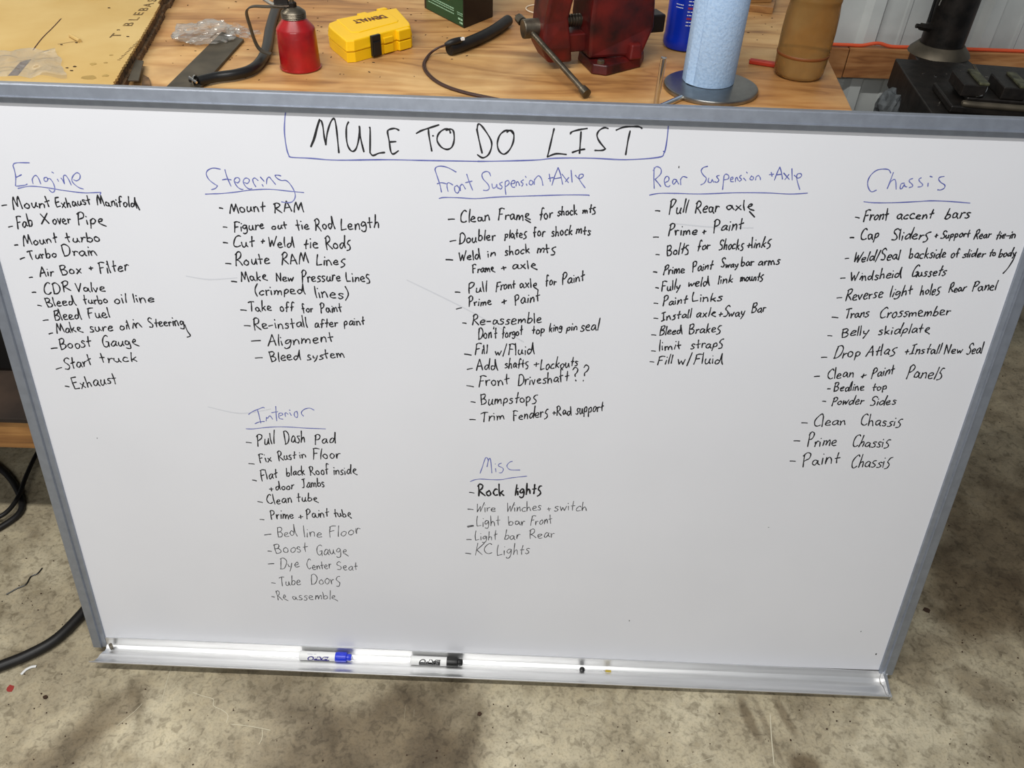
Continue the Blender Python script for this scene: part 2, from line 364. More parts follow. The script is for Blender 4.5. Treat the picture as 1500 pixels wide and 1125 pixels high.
# marker tray, hung a touch lower at its right end
tp = [(.0005,.001),(.0030,.001),(.0034,-.0195),(.010,-.0255),(.015,-.0262),(.023,-.0225),(.029,-.0235),(.036,-.0275),(.043,-.0275),(.050,-.0235),(.0535,-.0195),(.0555,-.0200),(.052,-.0262),(.043,-.0300),(.036,-.0300),(.029,-.0262),(.023,-.0250),(.015,-.0287),(.0085,-.0283),(.0005,-.0215)]
TRL = lambda x: .0245 - (x+.884)/1.773*.0215
def tray():
    vs = []; n = len(tp); X0, X1 = -.884, .8895
    flare = lambda o: max(0, (o-.02)/.035)
    for X in (X0, X1):
        for o, h in tp:
            x = X - (.016*flare(o) if X < 0 else 0) - (0 if X < 0 else -.004*flare(o))
            vs.append((x, -o, TRL(x)+h))
    return MB().add(vs, [(i, (i+1)%n, n+(i+1)%n, n+i) for i in range(n)] + [tuple(range(n-1,-1,-1)), tuple(range(n, 2*n))])
tr = mesh('marker_tray', tray(), MT['alu_tray'], wb, sm=True)
ec = MB(); X = .890; h = TRL(X)
prof = [(.001,.003),(.058,-.018),(.056,-.029),(.036,-.0305),(.0005,-.022)]
vs = []
for e in (0, 1):
    for o, z in prof: vs.append((X + e*.003 + (.004*max(0,(o-.02)/.035)), -o, h+z))
ec.add(vs, [(i, (i+1)%5, 5+(i+1)%5, 5+i) for i in range(5)] + [(4,3,2,1,0), (5,6,7,8,9)])
ec.add([(X,-.001,h+.004),(X+.018,-.001,h+.004),(X+.010,-.012,h-.004),(X+.006,-.05,h-.017),(X,-.055,h-.017),(X,-.001,h+.0065),(X+.018,-.001,h+.0065),(X+.010,-.012,h-.0015),(X+.006,-.05,h-.0145),(X,-.055,h-.0145)],
       [(i, (i+1)%5, 5+(i+1)%5, 5+i) for i in range(5)] + [(4,3,2,1,0), (5,6,7,8,9)])
mesh('end_cap', ec, MT['alu_tray'], tr)
sw = MB(); sw.cyl((-.868, -.013, TRL(-.87)-.021), (-.866, -.018, TRL(-.87)-.004), .004, n=10)
mesh('tray_screw', sw, MT['steel'], tr)
fs_ = MB().add([(-.86,-.012,TRL(-.86)-.0292),(.868,-.012,TRL(.868)-.0292),(.868,-.036,TRL(.868)-.0305),(-.86,-.036,TRL(-.86)-.0305),
  (-.86,-.006,-.0270),(.868,-.006,-.0290),(.868,-.026,-.0315),(-.86,-.026,-.0305)], [(0,1,2,3),(7,6,5,4),(0,4,5,1),(1,5,6,2),(2,6,7,3),(3,7,4,0)])
mesh('support_strip', fs_, MT['blk'], wb)
# ------------------------------------------------------------------ handwriting: single-stroke letter shapes drawn as thin ink ribbons
GLYPHS = '''a 50;46,46 28,58 8,40 4,18 16,3 32,14 44,44! 43,14 52,0
b 48;8,100 6,50 6,4! 8,38 26,54 42,40 40,16 24,1 6,6
c 42;40,48 26,58 8,42 4,20 16,2 40,6
d 56;42,42 26,56 8,40 5,18 18,2 36,18 46,60 50,102! 48,40 52,0
e 46;8,28 34,34 38,48 24,58 8,44 4,20 18,2 44,6
f 42;40,92 28,102 18,88 16,40 14,-4|2,50 34,56
g 50;42,46 24,58 6,42 8,22 24,18 40,40 42,50! 44,10 36,-28 14,-34 2,-24
h 48;8,100 6,50 4,0! 10,36 26,52 36,40 40,0
i 12;6,52 6,0|5,74 8,71
j 22;16,52 16,-20 2,-30|16,74 18,72
k 46;8,100 6,50 6,0|38,54 10,26! 24,20 42,0
l 12;6,100 5,50 6,0
m 70;4,54 6,28 5,0! 10,36 22,52 30,38 32,4! 38,36 50,52 60,36 64,0
n 46;4,54 6,28 5,0! 12,38 28,54 38,36 42,0
o 46;24,56 6,42 5,16 20,0 38,12 40,38 24,56
p 46;8,54 6,10 4,-36|6,38 22,58 40,44 36,18 20,8 6,14
r 34;4,54 6,26 6,0! 10,34 22,52 36,48
s 38;36,54 18,58 8,44 26,28 32,12 18,-2 2,2
t 38;20,88 18,44 20,0|2,52 38,58
u 48;6,54 4,20 16,0 32,12 38,52! 39,20 48,0
v 42;2,54 18,0! 38,56
w 60;2,52 12,2! 28,40! 38,2! 58,54
x 46;4,52 42,0|40,56 4,-2
y 46;4,52 10,22 22,18|42,56 28,0 10,-38
A 62;2,0 18,50 34,100! 48,50 58,0|12,36 54,42
B 56;8,98 6,50 8,0|2,92 34,100 46,80 30,58 10,52! 38,48 52,26 36,4 6,0
C 58;56,86 40,100 18,84 5,50 12,14 34,0 56,10
D 60;8,96 6,50 8,0|2,90 30,98 54,70 52,30 32,4 2,0
E 52;50,96 10,94! 6,50 8,2! 50,4|8,50 40,54
F 52;10,96 7,50 6,-2|4,94 28,102 54,94|8,52 38,54
G 62;52,88 36,102 14,84 4,46 14,8 36,0 52,18 54,42! 32,42|54,42 56,-6
I 44;4,94 40,100|22,96 22,4|2,0 42,6
J 50;6,92 48,98|30,96 30,30 20,4 2,6
K 54;8,100 6,0|50,96 10,46! 52,0
L 50;12,100 6,50 6,2! 46,8
M 76;2,0 10,60 22,100! 30,60 38,20! 50,70 58,98! 66,50 74,0
N 60;4,0 10,98! 46,4! 58,102
P 50;10,96 8,40 6,-4|2,84 24,102 46,88 42,62 24,48 10,46
R 60;10,96 8,40 6,0|2,86 26,102 46,86 38,60 12,48! 32,30 58,0
S 52;52,86 34,102 12,88 12,66 36,44 46,22 32,2 4,6
T 58;2,88 28,98 58,96|30,96 30,50 32,-2
V 54;4,98 24,0! 52,100
W 76;4,96 18,2! 38,64! 50,2! 76,102
1 66;40,40 22,54 6,36 6,16 18,2 34,16 42,44 50,102! 56,40 66,-6
2 56;6,30 30,38 36,54 22,62 8,44 10,20 28,2 54,-18
3 46;40,66 22,64 8,50 22,34 36,14 28,-12 4,-20
4 54;38,44 20,56 6,40 6,16 18,4 32,16 40,46! 42,16 54,-2
X 56;6,96 54,0|52,100 4,-2
+ 40;20,50 20,6|2,28 40,30
- 40;2,28 38,30
/ 40;38,104 2,-14
' 12;8,100 5,82
( 26;24,108 6,70 4,30 20,-10
) 26;4,108 22,70 22,30 2,-14
? 40;4,82 18,98 36,86 30,62 18,48 18,30|18,6 20,2'''
def parse(st):
    out = []
    for s in st.split('|'):
        P = []
        for q in s.split():
            cor = q.endswith('!'); x, y = q.rstrip('!').split(','); P.append((float(x), float(y), cor))
        out.append(P)
    return out
G = {}
for ln in GLYPHS.split('\n'):
    ch = ln[0]; wd, st = ln[2:].split(';'); G[ch] = (float(wd), parse(st))
def stroke_pts(P, fn, steps=5):
    runs = []; cur = []
    for x, y, c in P:
        cur.append(Vector((*fn(x, y), 0)))
        if c: runs.append(cur); cur = [cur[-1].copy()]
    if len(cur) > 1: runs.append(cur)
    return [smooth(r, steps) if len(r) > 2 else [r[0].lerp(r[1], k/4) for k in range(5)] for r in runs]
RS = random.Random(11)
def ribbon(mb, P, wd, lift):
    # P in board metres (x, h); a flat ink line with tapered rounded ends
    Q = [P[0]]
    for q in P[1:]:
        if (q-Q[-1]).length > 2e-4: Q.append(q)
    if len(Q) < 2:
        Q.append(Q[0] + Vector((.0008, -.0008, 0)))
    k = len(Q); vs = []
    d0 = (Q[0]-Q[1]).normalized()*wd*.35; d1 = (Q[-1]-Q[-2]).normalized()*wd*.35
    Q = [Q[0]+d0] + Q + [Q[-1]+d1]; k += 2
    ph = RS.random()*6
    for i, q in enumerate(Q):
        t = (Q[min(i+1,k-1)]-Q[max(i-1,0)]); t = t.normalized() if t.length > 1e-9 else Vector((1,0,0))
        n = Vector((-t.y, t.x, 0)); ww = wd*.5*(1+.18*math.sin(ph+i*.7))*(.45 if i in (0, k-1) else 1)
        for s in (1, -1): vs.append((q.x+n.x*ww*s, -lift, q.y+n.y*ww*s))
    mb.add(vs, [(2*i, 2*i+1, 2*i+3, 2*i+2) for i in range(k-1)])
nlift = [0]
def lift():
    nlift[0] = (nlift[0]+1) % 7
    return .00022 + nlift[0]*.00001
def word(mb, txt, x0, y0, x1, y1, h, wd):
    if len(txt) > 2 and txt[-1] in 'ds' and RS.random() < .75: txt = txt[:-1] + {'d': '1', 's': '3'}[txt[-1]]
    elif txt in ('axle', 'Pipe', 'Frame', 'skidplate', 'inside', 'tube', 'Make', 'Gauge', 'assemble', 'Re'): txt = txt[:-1] + '2'
    h *= 1.08; gap = 11; tot = sum(G[c][0] for c in txt) + gap*(len(txt)-1); cx = 0
    sx = (x1-x0)/tot; sl = (y1-y0)/tot
    for c in txt:
        gw, st = G[c]; jy = RS.uniform(-5, 5); js = RS.uniform(.88, 1.12); sh = RS.uniform(-.14, .14); rot = RS.uniform(-.08, .12)
        low = c.islower() or c in '1234'
        if c == 'a' and RS.random() < .5: st = G['4'][1]
        for P in st:
            if low: P = [(x, y*.82 if y <= 62 else y, k) for x, y, k in P]
            jit = [(x+RS.uniform(-2.6,2.6), y+RS.uniform(-3.2,3.2), k) for x, y, k in P]
            def fn(x, y): 
                y = y*js + jy; X = cx + x + sh*y
                return ((x0 + X*sx)/1000, (y0 + X*sl + (y + rot*x)*h/100)/1000)
            for q in stroke_pts(jit, fn): ribbon(mb, q, wd, lift())
        cx += gw + gap
WORN = (28, 29, 30, 31, 32, 47, 48, 49, 50)
EXTRA = [(63, '874.5,995.9 873,985 869,971.5 864,962.4'), (8, '-577.6,811 -574.4,798 -570.5,789.5 -577,786'), (0, '-625.5,1039 -620.2,1021'), (51, '409,1055 419.3,1045.7'), (33, '34,1028 43.2,1022.8')]
ITEMS = """~-854.4,1019.9,-845.6,1021.7;Mount -836 1014 -770 1021 18;Exhaust -762 1019 -701 1028 16;Manifold -690 1026 -624 1026 15
~-852.8,982.8,-845.3,984.7;Fab -838 979 -809 988 19;X -795 990 -780 991 17;over -774 990 -743 994 17;Pipe -731 992 -683 994 18
~-850.8,950.6,-844.6,951.6;Mount -835 950 -774 958 17;turbo -758 960 -698 963 17
~-847.5,925.4,-838.7,929;Turbo -832 926 -782 931 16;Drain -769 934 -710 938 18
~-840.2,891.6,-834,892.7;Air -820 894 -795 897 16;Box -781 899 -744 903 18;+ -730 908 -722 910 14;Filter -712 904 -660 912 19
~-842.1,863.6,-835.1,864.2;CDR -821 860 -771 868 19;Valve -762 868 -709 870 16
~-838.1,839.1,-831.4,838.1;Bleed -821 836 -768 842 18;turbo -753 844 -709 848 16;oil -697 847 -675 850 17;line -663 851 -625 854 17
~-835.6,809.3,-825.8,811;Bleed -814 810 -764 816 19;Fuel -751 817 -711 821 18
~-831.4,782.7,-823.8,785.2;Make -816 785 -767 791 16;sure -754 790 -711 794 18;oil -698 795 -679 799 16;in -675 799 -656 803 18;Steering -643 803 -578 809 18
~-834.4,753,-822.7,754.8;Boost -817 751 -758 761 21;Gauge -737 760 -669 768 19
~-835.3,710.1,-823.8,714.3;Start -819 709 -764 722 23;truck -748 728 -678 732 18
~-826.6,674.6,-819.2,673.4;Exhaust -811 668 -725 686 22
~-483.8,1029.3,-478,1028.5;Mount -467 1021 -407 1026 16;RAM -391 1025 -341 1028 17
~-481.8,996.4,-475.2,996;Figure -464 988 -411 996 17;out -399 994 -372 999 14;tie -356 996 -334 998 17;Rod -324 997 -290 999 19;Length -280 998 -214 1006 19
~-485.6,968.8,-478,968.1;Cut -470 959 -432 964 17;+ -421 968 -414 969 14;Weld -409 963 -363 965 16;tie -347 963 -321 966 19;Rods -308 963 -264 967 19
~-486.7,930.9,-477.3,930.5;Route -470 927 -408 933 20;RAM -389 932 -341 936 18;Lines -328 934 -276 935 18
~-480.9,898,-471.4,897.3;Make -463 899 -416 903 16;New -401 901 -370 902 15;Pressure -356 900 -287 906 19;Lines -277 906 -234 907 18
(crimped -442 873 -352 879 18;lines) -334 873 -275 873 20
~-471.4,844,-461,843.3;Take -457 842 -415 844 17;off -400 843 -375 846 16;for -360 843 -341 845 15;Paint -327 844 -288 847 17
~-468.9,813.3,-457.7,813;Re-install -452 806 -353 815 20;after -341 813 -298 818 16;paint -287 820 -249 824 16
~-459.6,782.6,-442.6,784.5;Alignment -430 773 -308 788 20
~-456.6,748.3,-443.1,749.6;Bleed -428 741 -372 749 20;system -360 748 -290 757 18
~-496.5,562.7,-486.3,561.8;Pull -476 554 -440 562 26;Dash -420 563 -380 569 27;Pad -362 563 -320 568 24
~-497.8,512.8,-486.7,511.9;Fix -475 516 -451 521 20;Rust -437 522 -402 528 19;in -395 530 -381 532 18;Floor -368 528 -314 534 21
~-495.1,473.5,-487,471.6;Flat -477 472 -443 482 22;black -425 485 -387 491 19;Roof -377 489 -339 495 22;inside -330 493 -282 497 19
+ -463 447 -455 448 19;door -450 449 -413 455 20;Jambs -396 457 -350 464 21
~-490.4,420.3,-481,418.3;Clean -471 414 -420 421 23;tube -410 424 -365 427 21
~-491.4,374.8,-482.9,374.2;Prime -468 376 -420 381 22;+ -410 378 -401 380 18;Paint -394 380 -347 389 23;tube -336 388 -300 390 19
~-486.7,334.3,-472.5,337.4;Bed -460 330 -418 335 24;line -404 332 -365 335 25;Floor -351 335 -285 346 27
~-484.3,291.8,-476.4,291.1;Boost -468 285 -400 294 25;Gauge -382 286 -313 291 26
~-487.5,256.3,-475.2,257.8;Dye -463 244 -420 249 27;Center -405 244 -352 250 23;Seat -340 246 -296 249 22
~-486,203.8,-477.9,202.6;Tube -470 196 -422 201 26;Doors -400 202 -335 205 31
~-490.3,164.3,-484.3,163;Re -478 154 -455 157 24;assemble -445 157 -345 162 22
~-96.5,1023.3,-85.8,1024.2;Clean -76 1018 -26 1024 18;Frame -12 1026 43 1029 17;for 58 1029 79 1032 19;shock 88 1037 121 1040 15;mts 130 1042 152 1043 13
~-93.8,984.8,-83.5,987.2;Doubler -78 982 -16 991 18;plates 0 994 38 997 15;for 49 998 68 1000 16;shock 80 1000 115 1004 16;mts 121 1006 146 1005 16
~-101,952,-88.9,951.7;Weld -79 950 -41 955 16;in -29 959 -15 962 14;shock 1 964 44 969 15;mts 56 969 89 970 15
Frame -54 929 -15 934 15;+ -4 935 4 937 15;axle 15 939 59 942 16
~-84.9,892.5,-76.3,892.3;Pull -62 891 -28 895 19;Front -13 897 21 905 17;axle 28 905 61 907 16;for 74 910 93 913 17;Paint 103 914 142 923 19
~-83,860.1,-73.7,863.1;Prime -61 866 -20 871 16;+ -2 870 6 872 16;Paint 21 872 65 882 20
~-71.8,833.7,-65.1,833;Re-assemble -55 830 71 839 19
Don't -43 803 -9 807 19;forgot -0 807 37 815 18;top 54 816 77 819 17;king 85 822 109 826 16;pin 116 825 136 828 16;seal 142 826 174 829 21
~-68.2,771.5,-55.5,769.7;Fill -49 770 -26 774 18;w/Fluid -12 771 60 776 20
~-63,739.9,-53.1,742.7;Add -46 738 -6 742 19;shafts 7 745 51 748 18;+ 59 748 69 750 16;Lockouts 73 744 142 756 20
~-63.7,705.9,-50.7,703.9;Front -42 704 16 712 22;Driveshaft 32 710 127 723 22;?? 135 722 160 724 29
~-55.6,671.5,-47.3,670.3;Bumpstops -37 665 70 676 22
~-57.6,632.3,-46.5,632.3;Trim -37 628 10 635 20;Fenders 26 634 93 646 21;+Rad 101 648 137 650 19;support 145 652 197 662 22
~-57,461.7,-47.6,460.4;Rock* -39 453 14 458 28;lights* 35 459 89 464 24
~-60,419.6,-49.2,418.9;Wire -44 413 -3 417 22;Winches 18 417 90 423 22;+ 102 420 110 421 20;switch 117 423 184 427 22
~-59.8,374.8,-48.8,377.7*;Light -42 376 7 381 24;bar 25 381 58 384 21;Front 69 383 114 391 21
~-62,341,-52.4,341.4;Light -45 339 1 345 23;bar 16 344 48 348 22;Rear 69 348 121 356 24
~-64.3,304.6,-53.1,303.3;KC -45 300 -8 305 26;Lights 2 301 70 309 28
~251.6,1050.7,259.4,1050.3;Pull 274 1045 304 1050 20;Rear 318 1049 357 1052 20;axle 370 1056 417 1059 17
~253.5,1005,262.3,1005.3;Prime 278 1009 327 1012 18;+ 336 1012 342 1014 15;Paint 354 1017 403 1025 19
~261.4,974.4,267.3,974.2;Bolts 280 973 318 980 17;for 331 984 352 987 16;Shocks 368 986 410 990 16;+links 415 991 456 996 16
~260.5,943.1,266.9,942.3;Prime 278 938 315 944 16;Paint 328 945 362 952 16;Sway 376 955 406 957 14;bar 410 958 432 961 15;arms 440 961 476 965 16
~267.7,914.1,273.1,913.2;Fully 279 908 311 913 17;weld 324 918 361 921 16;link 376 925 401 930 15;mounts 414 931 453 935 15
~268.3,884.7,275.4,884.2;Paint 284 880 326 887 16;Links 335 890 388 893 16
~271.5,855.9,278.8,855.4;Install 285 851 337 860 16;axle 346 861 382 865 15;+Sway 386 863 432 867 17;Bar 443 873 468 876 16
~270.9,823.2,279,822.8;Bleed 285 822 326 828 16;Brakes 338 828 395 834 18
~274.5,791.3,281.9,790.8;limit 288 792 328 797 18;straps 345 798 404 804 19
~274.1,769.2,281.5,768.7;Fill 288 763 315 767 17;w/Fluid 326 766 408 770 21
~587.4,1051.6,594.5,1050.4;Front 602 1044 642 1050 19;accent 657 1050 716 1054 16;bars 736 1054 777 1057 17
~586.7,1016.1,593.3,1016.4;Cap 605 1012 635 1016 18;Sliders 657 1014 720 1018 18;+ 729 1020 734 1021 12;Support 739 1020 787 1025 13;Rear 795 1021 822 1024 14;tie-in 832 1023 864 1025 14
~586.8,978.9,592.8,979.7;Weld/Seal 601 973 679 981 17;backside 695 983 757 987 16;of 766 987 780 989 15;slider 786 988 823 991 14;to 830 992 841 993 13;body 847 991 875 994 14
~586.9,943.2,594.7,944.1;Windsheid 604 939 691 948 16;Gussets 708 950 766 955 17
~588.7,906.6,597.1,907.6;Reverse 604 901 668 910 20;light 680 912 718 918 18;holes 732 917 766 921 18;Rear 780 923 808 928 15;Panel 820 928 861 932 17
~588,870,599,869.1;Trans 610 868 652 874 17;Crossmember 671 872 794 882 19
~588.2,833.8,596,833.5;Belly 613 832 660 839 18;skidplate 678 839 770 847 18
~586,790,596.1,790.7;Drop 608 788 656 795 21;Atlas 666 795 719 802 20;+Install 735 802 798 806 18;New 806 806 839 808 17;Seal 846 807 874 809 20
~581.3,750.3,590.9,751.4;Clean 605 748 653 751 20;+ 666 749 675 752 19;Paint 686 750 726 762 21;Panels 750 753 817 756 24
~611,725.6,616.5,725.9;Bedline 623 721 679 725 17;top 694 724 721 729 16
~607.4,699.2,613.7,698.8;Powder 626 691 684 696 18;Sides 698 694 745 698 18
~577.9,650.7,589,650.5;Clean 600 643 662 650 23;Chassis 690 650 768 651 22
~570.9,609.9,582.6,610;Prime 599 597 655 602 27;Chassis 684 602 757 603 23
~572.6,563.5,583.3,563.2;Paint 599 552 669 563 28;Chassis 693 552 770 559 26"""
HEADS = """title black|-639,2272 -626,2304 -604,2359|-637,2275 -621,2308 -607,2350 -599,2355 -595,2338 -593,2305 -590,2280! -582,2318 -569,2351 -557,2363 -552,2340 -550,2290 -549,2256|-511,2354 -519,2337 -521,2295 -514,2270 -502,2262 -490,2275 -480,2309 -477,2342! -475,2305 -467,2262|-444,2340 -443,2327 -447,2260! -438,2251 -418,2259 -399,2262|-350,2334 -363,2339 -381,2335 -387,2327 -383,2300 -379,2267 -371,2258 -354,2269|-381,2296 -361,2298|-294,2326 -278,2335 -253,2344 -221,2355|-255,2341 -253,2317 -245,2272|-184,2331 -189,2342 -206,2341 -223,2326 -227,2305 -213,2285 -194,2279 -179,2288 -172,2311 -174,2336 -183,2343 -198,2339|-99,2346 -91,2310 -81,2271|-98,2344 -96,2359 -89,2361 -74,2345 -53,2313 -51,2290 -61,2266 -79,2256 -96,2265|20,2334 10,2344 -8,2344 -25,2329 -32,2303 -26,2280 -10,2270 7,2283 19,2309 20,2335 10,2346 -2,2340|149,2356 146,2340 138,2296 132,2266! 159,2277 193,2276|202,2341 207,2348 229,2355 255,2360|236,2349 236,2313 236,2281|212,2283 233,2291 252,2295|322,2362 309,2364 294,2355 288,2340 297,2321 319,2298! 308,2293 285,2292|348,2358 372,2368 402,2371 420,2371 430,2366|393,2357 389,2326 386,2282
frame blue|-696,2384 -708,2382 -715,2359 -721,2313 -719,2263 -714,2241! -705,2236 -644,2235 -558,2232 -397,2239 -268,2241 -94,2244|-95,2244 -28,2247 97,2255 159,2263 275,2267 387,2266 492,2277 510,2292 514,2331 513,2386|507,2297 512,2294
Engine blue|-1578,2188 -1613,2187 -1629,2184 -1635,2177! -1634,2157 -1636,2138 -1644,2110! -1638,2109 -1612,2113 -1603,2117|-1634,2139 -1624,2143 -1614,2148|-1583,2119 -1582,2133 -1574,2144! -1566,2147 -1560,2138 -1557,2119|-1530,2137 -1532,2142 -1541,2139 -1542,2130 -1534,2129 -1528,2138! -1521,2137 -1514,2123 -1513,2106 -1518,2095 -1526,2092 -1534,2101|-1497,2137 -1495,2130|-1510,2160 -1505,2157|-1484,2141 -1480,2134 -1477,2122! -1475,2146 -1467,2151 -1460,2139 -1455,2119|-1443,2137 -1434,2134 -1422,2141 -1418,2154 -1426,2161 -1440,2152 -1449,2137 -1446,2125 -1432,2112 -1417,2107|-1638,2101 -1604,2109 -1574,2110 -1531,2106 -1479,2099 -1419,2094 -1382,2096 -1360,2098! -1365,2089
Steering blue|-946,2189 -969,2192 -988,2184 -995,2171 -989,2154 -975,2141 -963,2134! -971,2125 -985,2120|-931,2188 -927,2163 -918,2134|-944,2154 -928,2157 -915,2155|-902,2149 -894,2146 -886,2155 -890,2163 -900,2161 -905,2150 -897,2133 -886,2125 -879,2125|-871,2148 -862,2145 -854,2154 -857,2161 -867,2162 -875,2151 -870,2136 -859,2127 -849,2128|-835,2135 -841,2147 -843,2159! -835,2164 -825,2156|-816,2168 -805,2154|-813,2143 -810,2137|-798,2146 -795,2161 -787,2169 -780,2161 -768,2145|-747,2174 -756,2176 -766,2175 -762,2167 -748,2159 -731,2159 -718,2146 -707,2123 -707,2103 -719,2088 -737,2085 -754,2087|-1008,2104 -984,2106 -954,2108 -909,2114 -847,2124 -786,2128 -725,2124 -676,2121
FrontSuspension blue|-166,2207 -195,2221 -222,2224 -235,2215 -231,2198 -220,2164 -215,2139|-229,2166 -215,2170 -198,2167|-193,2142 -196,2156 -196,2167! -190,2171 -177,2164|-162,2163 -171,2157 -169,2142 -160,2138 -155,2152 -162,2162|-152,2146 -153,2161! -145,2167 -135,2152|-131,2201 -122,2175 -111,2149|-135,2173 -113,2179|-52,2198 -57,2209 -68,2212 -80,2204 -77,2188 -60,2170 -56,2157 -63,2150 -75,2150|-47,2172 -44,2159 -35,2161 -31,2171! -29,2160 -22,2158|-13,2179 -22,2173 -13,2164 -18,2156 -26,2160|-0,2138 -3,2161 -3,2181! 6,2185 10,2176 1,2166 -2,2166|18,2175 27,2177 29,2184 21,2185 16,2175 21,2164 29,2164|33,2168 34,2181! 40,2181 44,2172 46,2170|57,2189 49,2183 56,2176 52,2168|67,2176 69,2171|63,2201 65,2197|79,2188 76,2178 84,2173 89,2183 81,2189|93,2175 93,2190! 105,2204 116,2195 122,2173|141,2211 146,2187|139,2196 154,2200|152,2175 159,2204 169,2233! 178,2212 187,2179|159,2196 181,2201|183,2212 206,2185|206,2202 196,2188|212,2226 218,2187|227,2210 240,2199 253,2207 251,2214 241,2212 241,2197 262,2170|-223,2117 -207,2121 -158,2122 -101,2121 -25,2129 89,2137 203,2144 271,2146 277,2144
RearSuspension blue|491,2176 486,2209 483,2244|481,2234 490,2247 505,2241 507,2225 493,2208 490,2206! 502,2194 512,2183|526,2197 535,2203 535,2213 527,2217 521,2205 527,2187 537,2183 542,2188|562,2206 552,2208 549,2198 554,2192 562,2204! 567,2197 570,2193|577,2191 574,2208! 581,2218 595,2215|657,2254 643,2249 638,2238 647,2225 658,2215 654,2200 643,2193|666,2216 666,2204 675,2202 678,2212! 684,2203|699,2226 691,2222 700,2211 695,2203 687,2205|717,2180 716,2202 715,2225! 720,2231 730,2226 730,2216 717,2212|738,2214 745,2216 744,2222 738,2218 740,2208 749,2207|755,2207 754,2219! 758,2221 764,2211|771,2229 766,2223 774,2215 768,2209|780,2220 789,2212|786,2240 789,2237|804,2226 801,2218 810,2215 812,2223 804,2228|820,2215 820,2225! 827,2230 834,2223 836,2216|867,2242 872,2229|862,2234 876,2236|882,2217 887,2243 892,2260! 900,2243 908,2221|885,2234 902,2237|908,2241 930,2221|926,2237 916,2220|932,2256 940,2219|944,2235 958,2226 968,2234 963,2241 953,2238 955,2222 971,2189|478,2153 510,2160 569,2162 648,2163 764,2171 862,2174 941,2173 999,2178
Chassis blue|1256,2253 1247,2263 1230,2265 1208,2260 1193,2244 1188,2224 1194,2204 1208,2190 1223,2196|1264,2255 1261,2229 1257,2202! 1263,2224 1273,2233 1280,2224 1287,2201|1309,2222 1299,2219 1299,2205 1305,2204 1310,2218! 1314,2211 1320,2210|1332,2238 1323,2234 1324,2227 1335,2219 1338,2212 1328,2208|1359,2241 1353,2237 1356,2230 1369,2220 1367,2213 1356,2211|1386,2225 1388,2214|1386,2247 1394,2245|1432,2248 1419,2245 1417,2238 1426,2229 1442,2220 1443,2210 1433,2204 1423,2204|1191,2156 1229,2154 1300,2157 1370,2163 1412,2167 1470,2167 1542,2164
Interior blue|-968,1253 -951,1266 -929,1277 -909,1286 -903,1284|-931,1275 -928,1251 -925,1216|-948,1212 -930,1221 -910,1224|-903,1226 -900,1243! -896,1239 -886,1250 -877,1235|-859,1293 -861,1263 -862,1228|-878,1264 -853,1270|-847,1252 -836,1257 -839,1264 -849,1262 -852,1250 -849,1239 -837,1237|-826,1249 -827,1263! -822,1266 -815,1260|-808,1267 -803,1255|-808,1279 -805,1277|-779,1274 -789,1269 -791,1254 -783,1246 -778,1257 -779,1272|-756,1254 -763,1264 -760,1275 -747,1286 -728,1290 -713,1282|-986,1188 -960,1188 -906,1197 -853,1202 -799,1202 -747,1200 -675,1200
Misc blue|-72,1018 -63,1050 -53,1088 -46,1093 -41,1079 -45,1050! -40,1079 -35,1091 -31,1080 -25,1021|-11,1043 -9,1027|-13,1065 -12,1064|12,1070 1,1063 2,1055 17,1047 20,1037 13,1024 4,1023|55,1080 44,1075 34,1059 40,1045 53,1039 86,1040|-111,976 -92,986 -66,990 -22,989 14,991 48,1000 86,1007 115,1012"""

LIST_OF = {}
for i, ln in enumerate(ITEMS.split('\n')):
    mb = MB(); body = ln.split(';'); worn = i in WORN
    wd = .0023
    for tok in body:
        if tok[0] == '~':
            bold = tok.endswith('*'); a = [float(v)/1000 for v in tok[1:].rstrip('*').split(',')]
            ribbon(mb, [Vector((a[0],a[1],0)), Vector(((a[0]+a[2])/2,(a[1]+a[3])/2+.0003,0)), Vector((a[2],a[3],0))], .0046 if bold else .0023, lift())
        else:
            t, *n = tok.split(' '); b = t.endswith('*'); n = [float(v) for v in n]
            word(mb, t.rstrip('*'), *n, (.0034 if b else wd) - (.0006 if worn else 0))
    for k, st in EXTRA:
        if k == i: ribbon(mb, stroke_pts(parse(st)[0], lambda x, y: (x/1000, y/1000))[0], wd, lift())
    o = mesh('list_item', mb, MT['worn_ink' if worn else 'black_ink'], wb)
    o['label'] = 'handwritten line "' + ' '.join(t.split(' ')[0].rstrip('*') for t in body if t[0] != '~') + '"'
for ln in HEADS.split('\n'):
    nm, rest = ln.split(' ', 1); col, st = rest.split('|', 1); mb = MB()
    for P in parse(st):
        for q in stroke_pts(P, lambda x, y: (x/2000, y/2000), 6): ribbon(mb, q, {'title': .0027, 'frame': .0020}.get(nm, .0017), lift())
    o = mesh('heading_box' if nm == 'frame' else 'heading', mb, MT[col+'_ink'], wb)
    o['label'] = {'title': 'large black title reading MULE TO DO LIST', 'frame': 'blue hand-drawn box around the title', 'FrontSuspension': 'blue underlined heading reading Front Suspension + Axle', 'RearSuspension': 'blue underlined heading reading Rear Suspension + Axle'}.get(nm, 'blue underlined heading reading ' + nm)
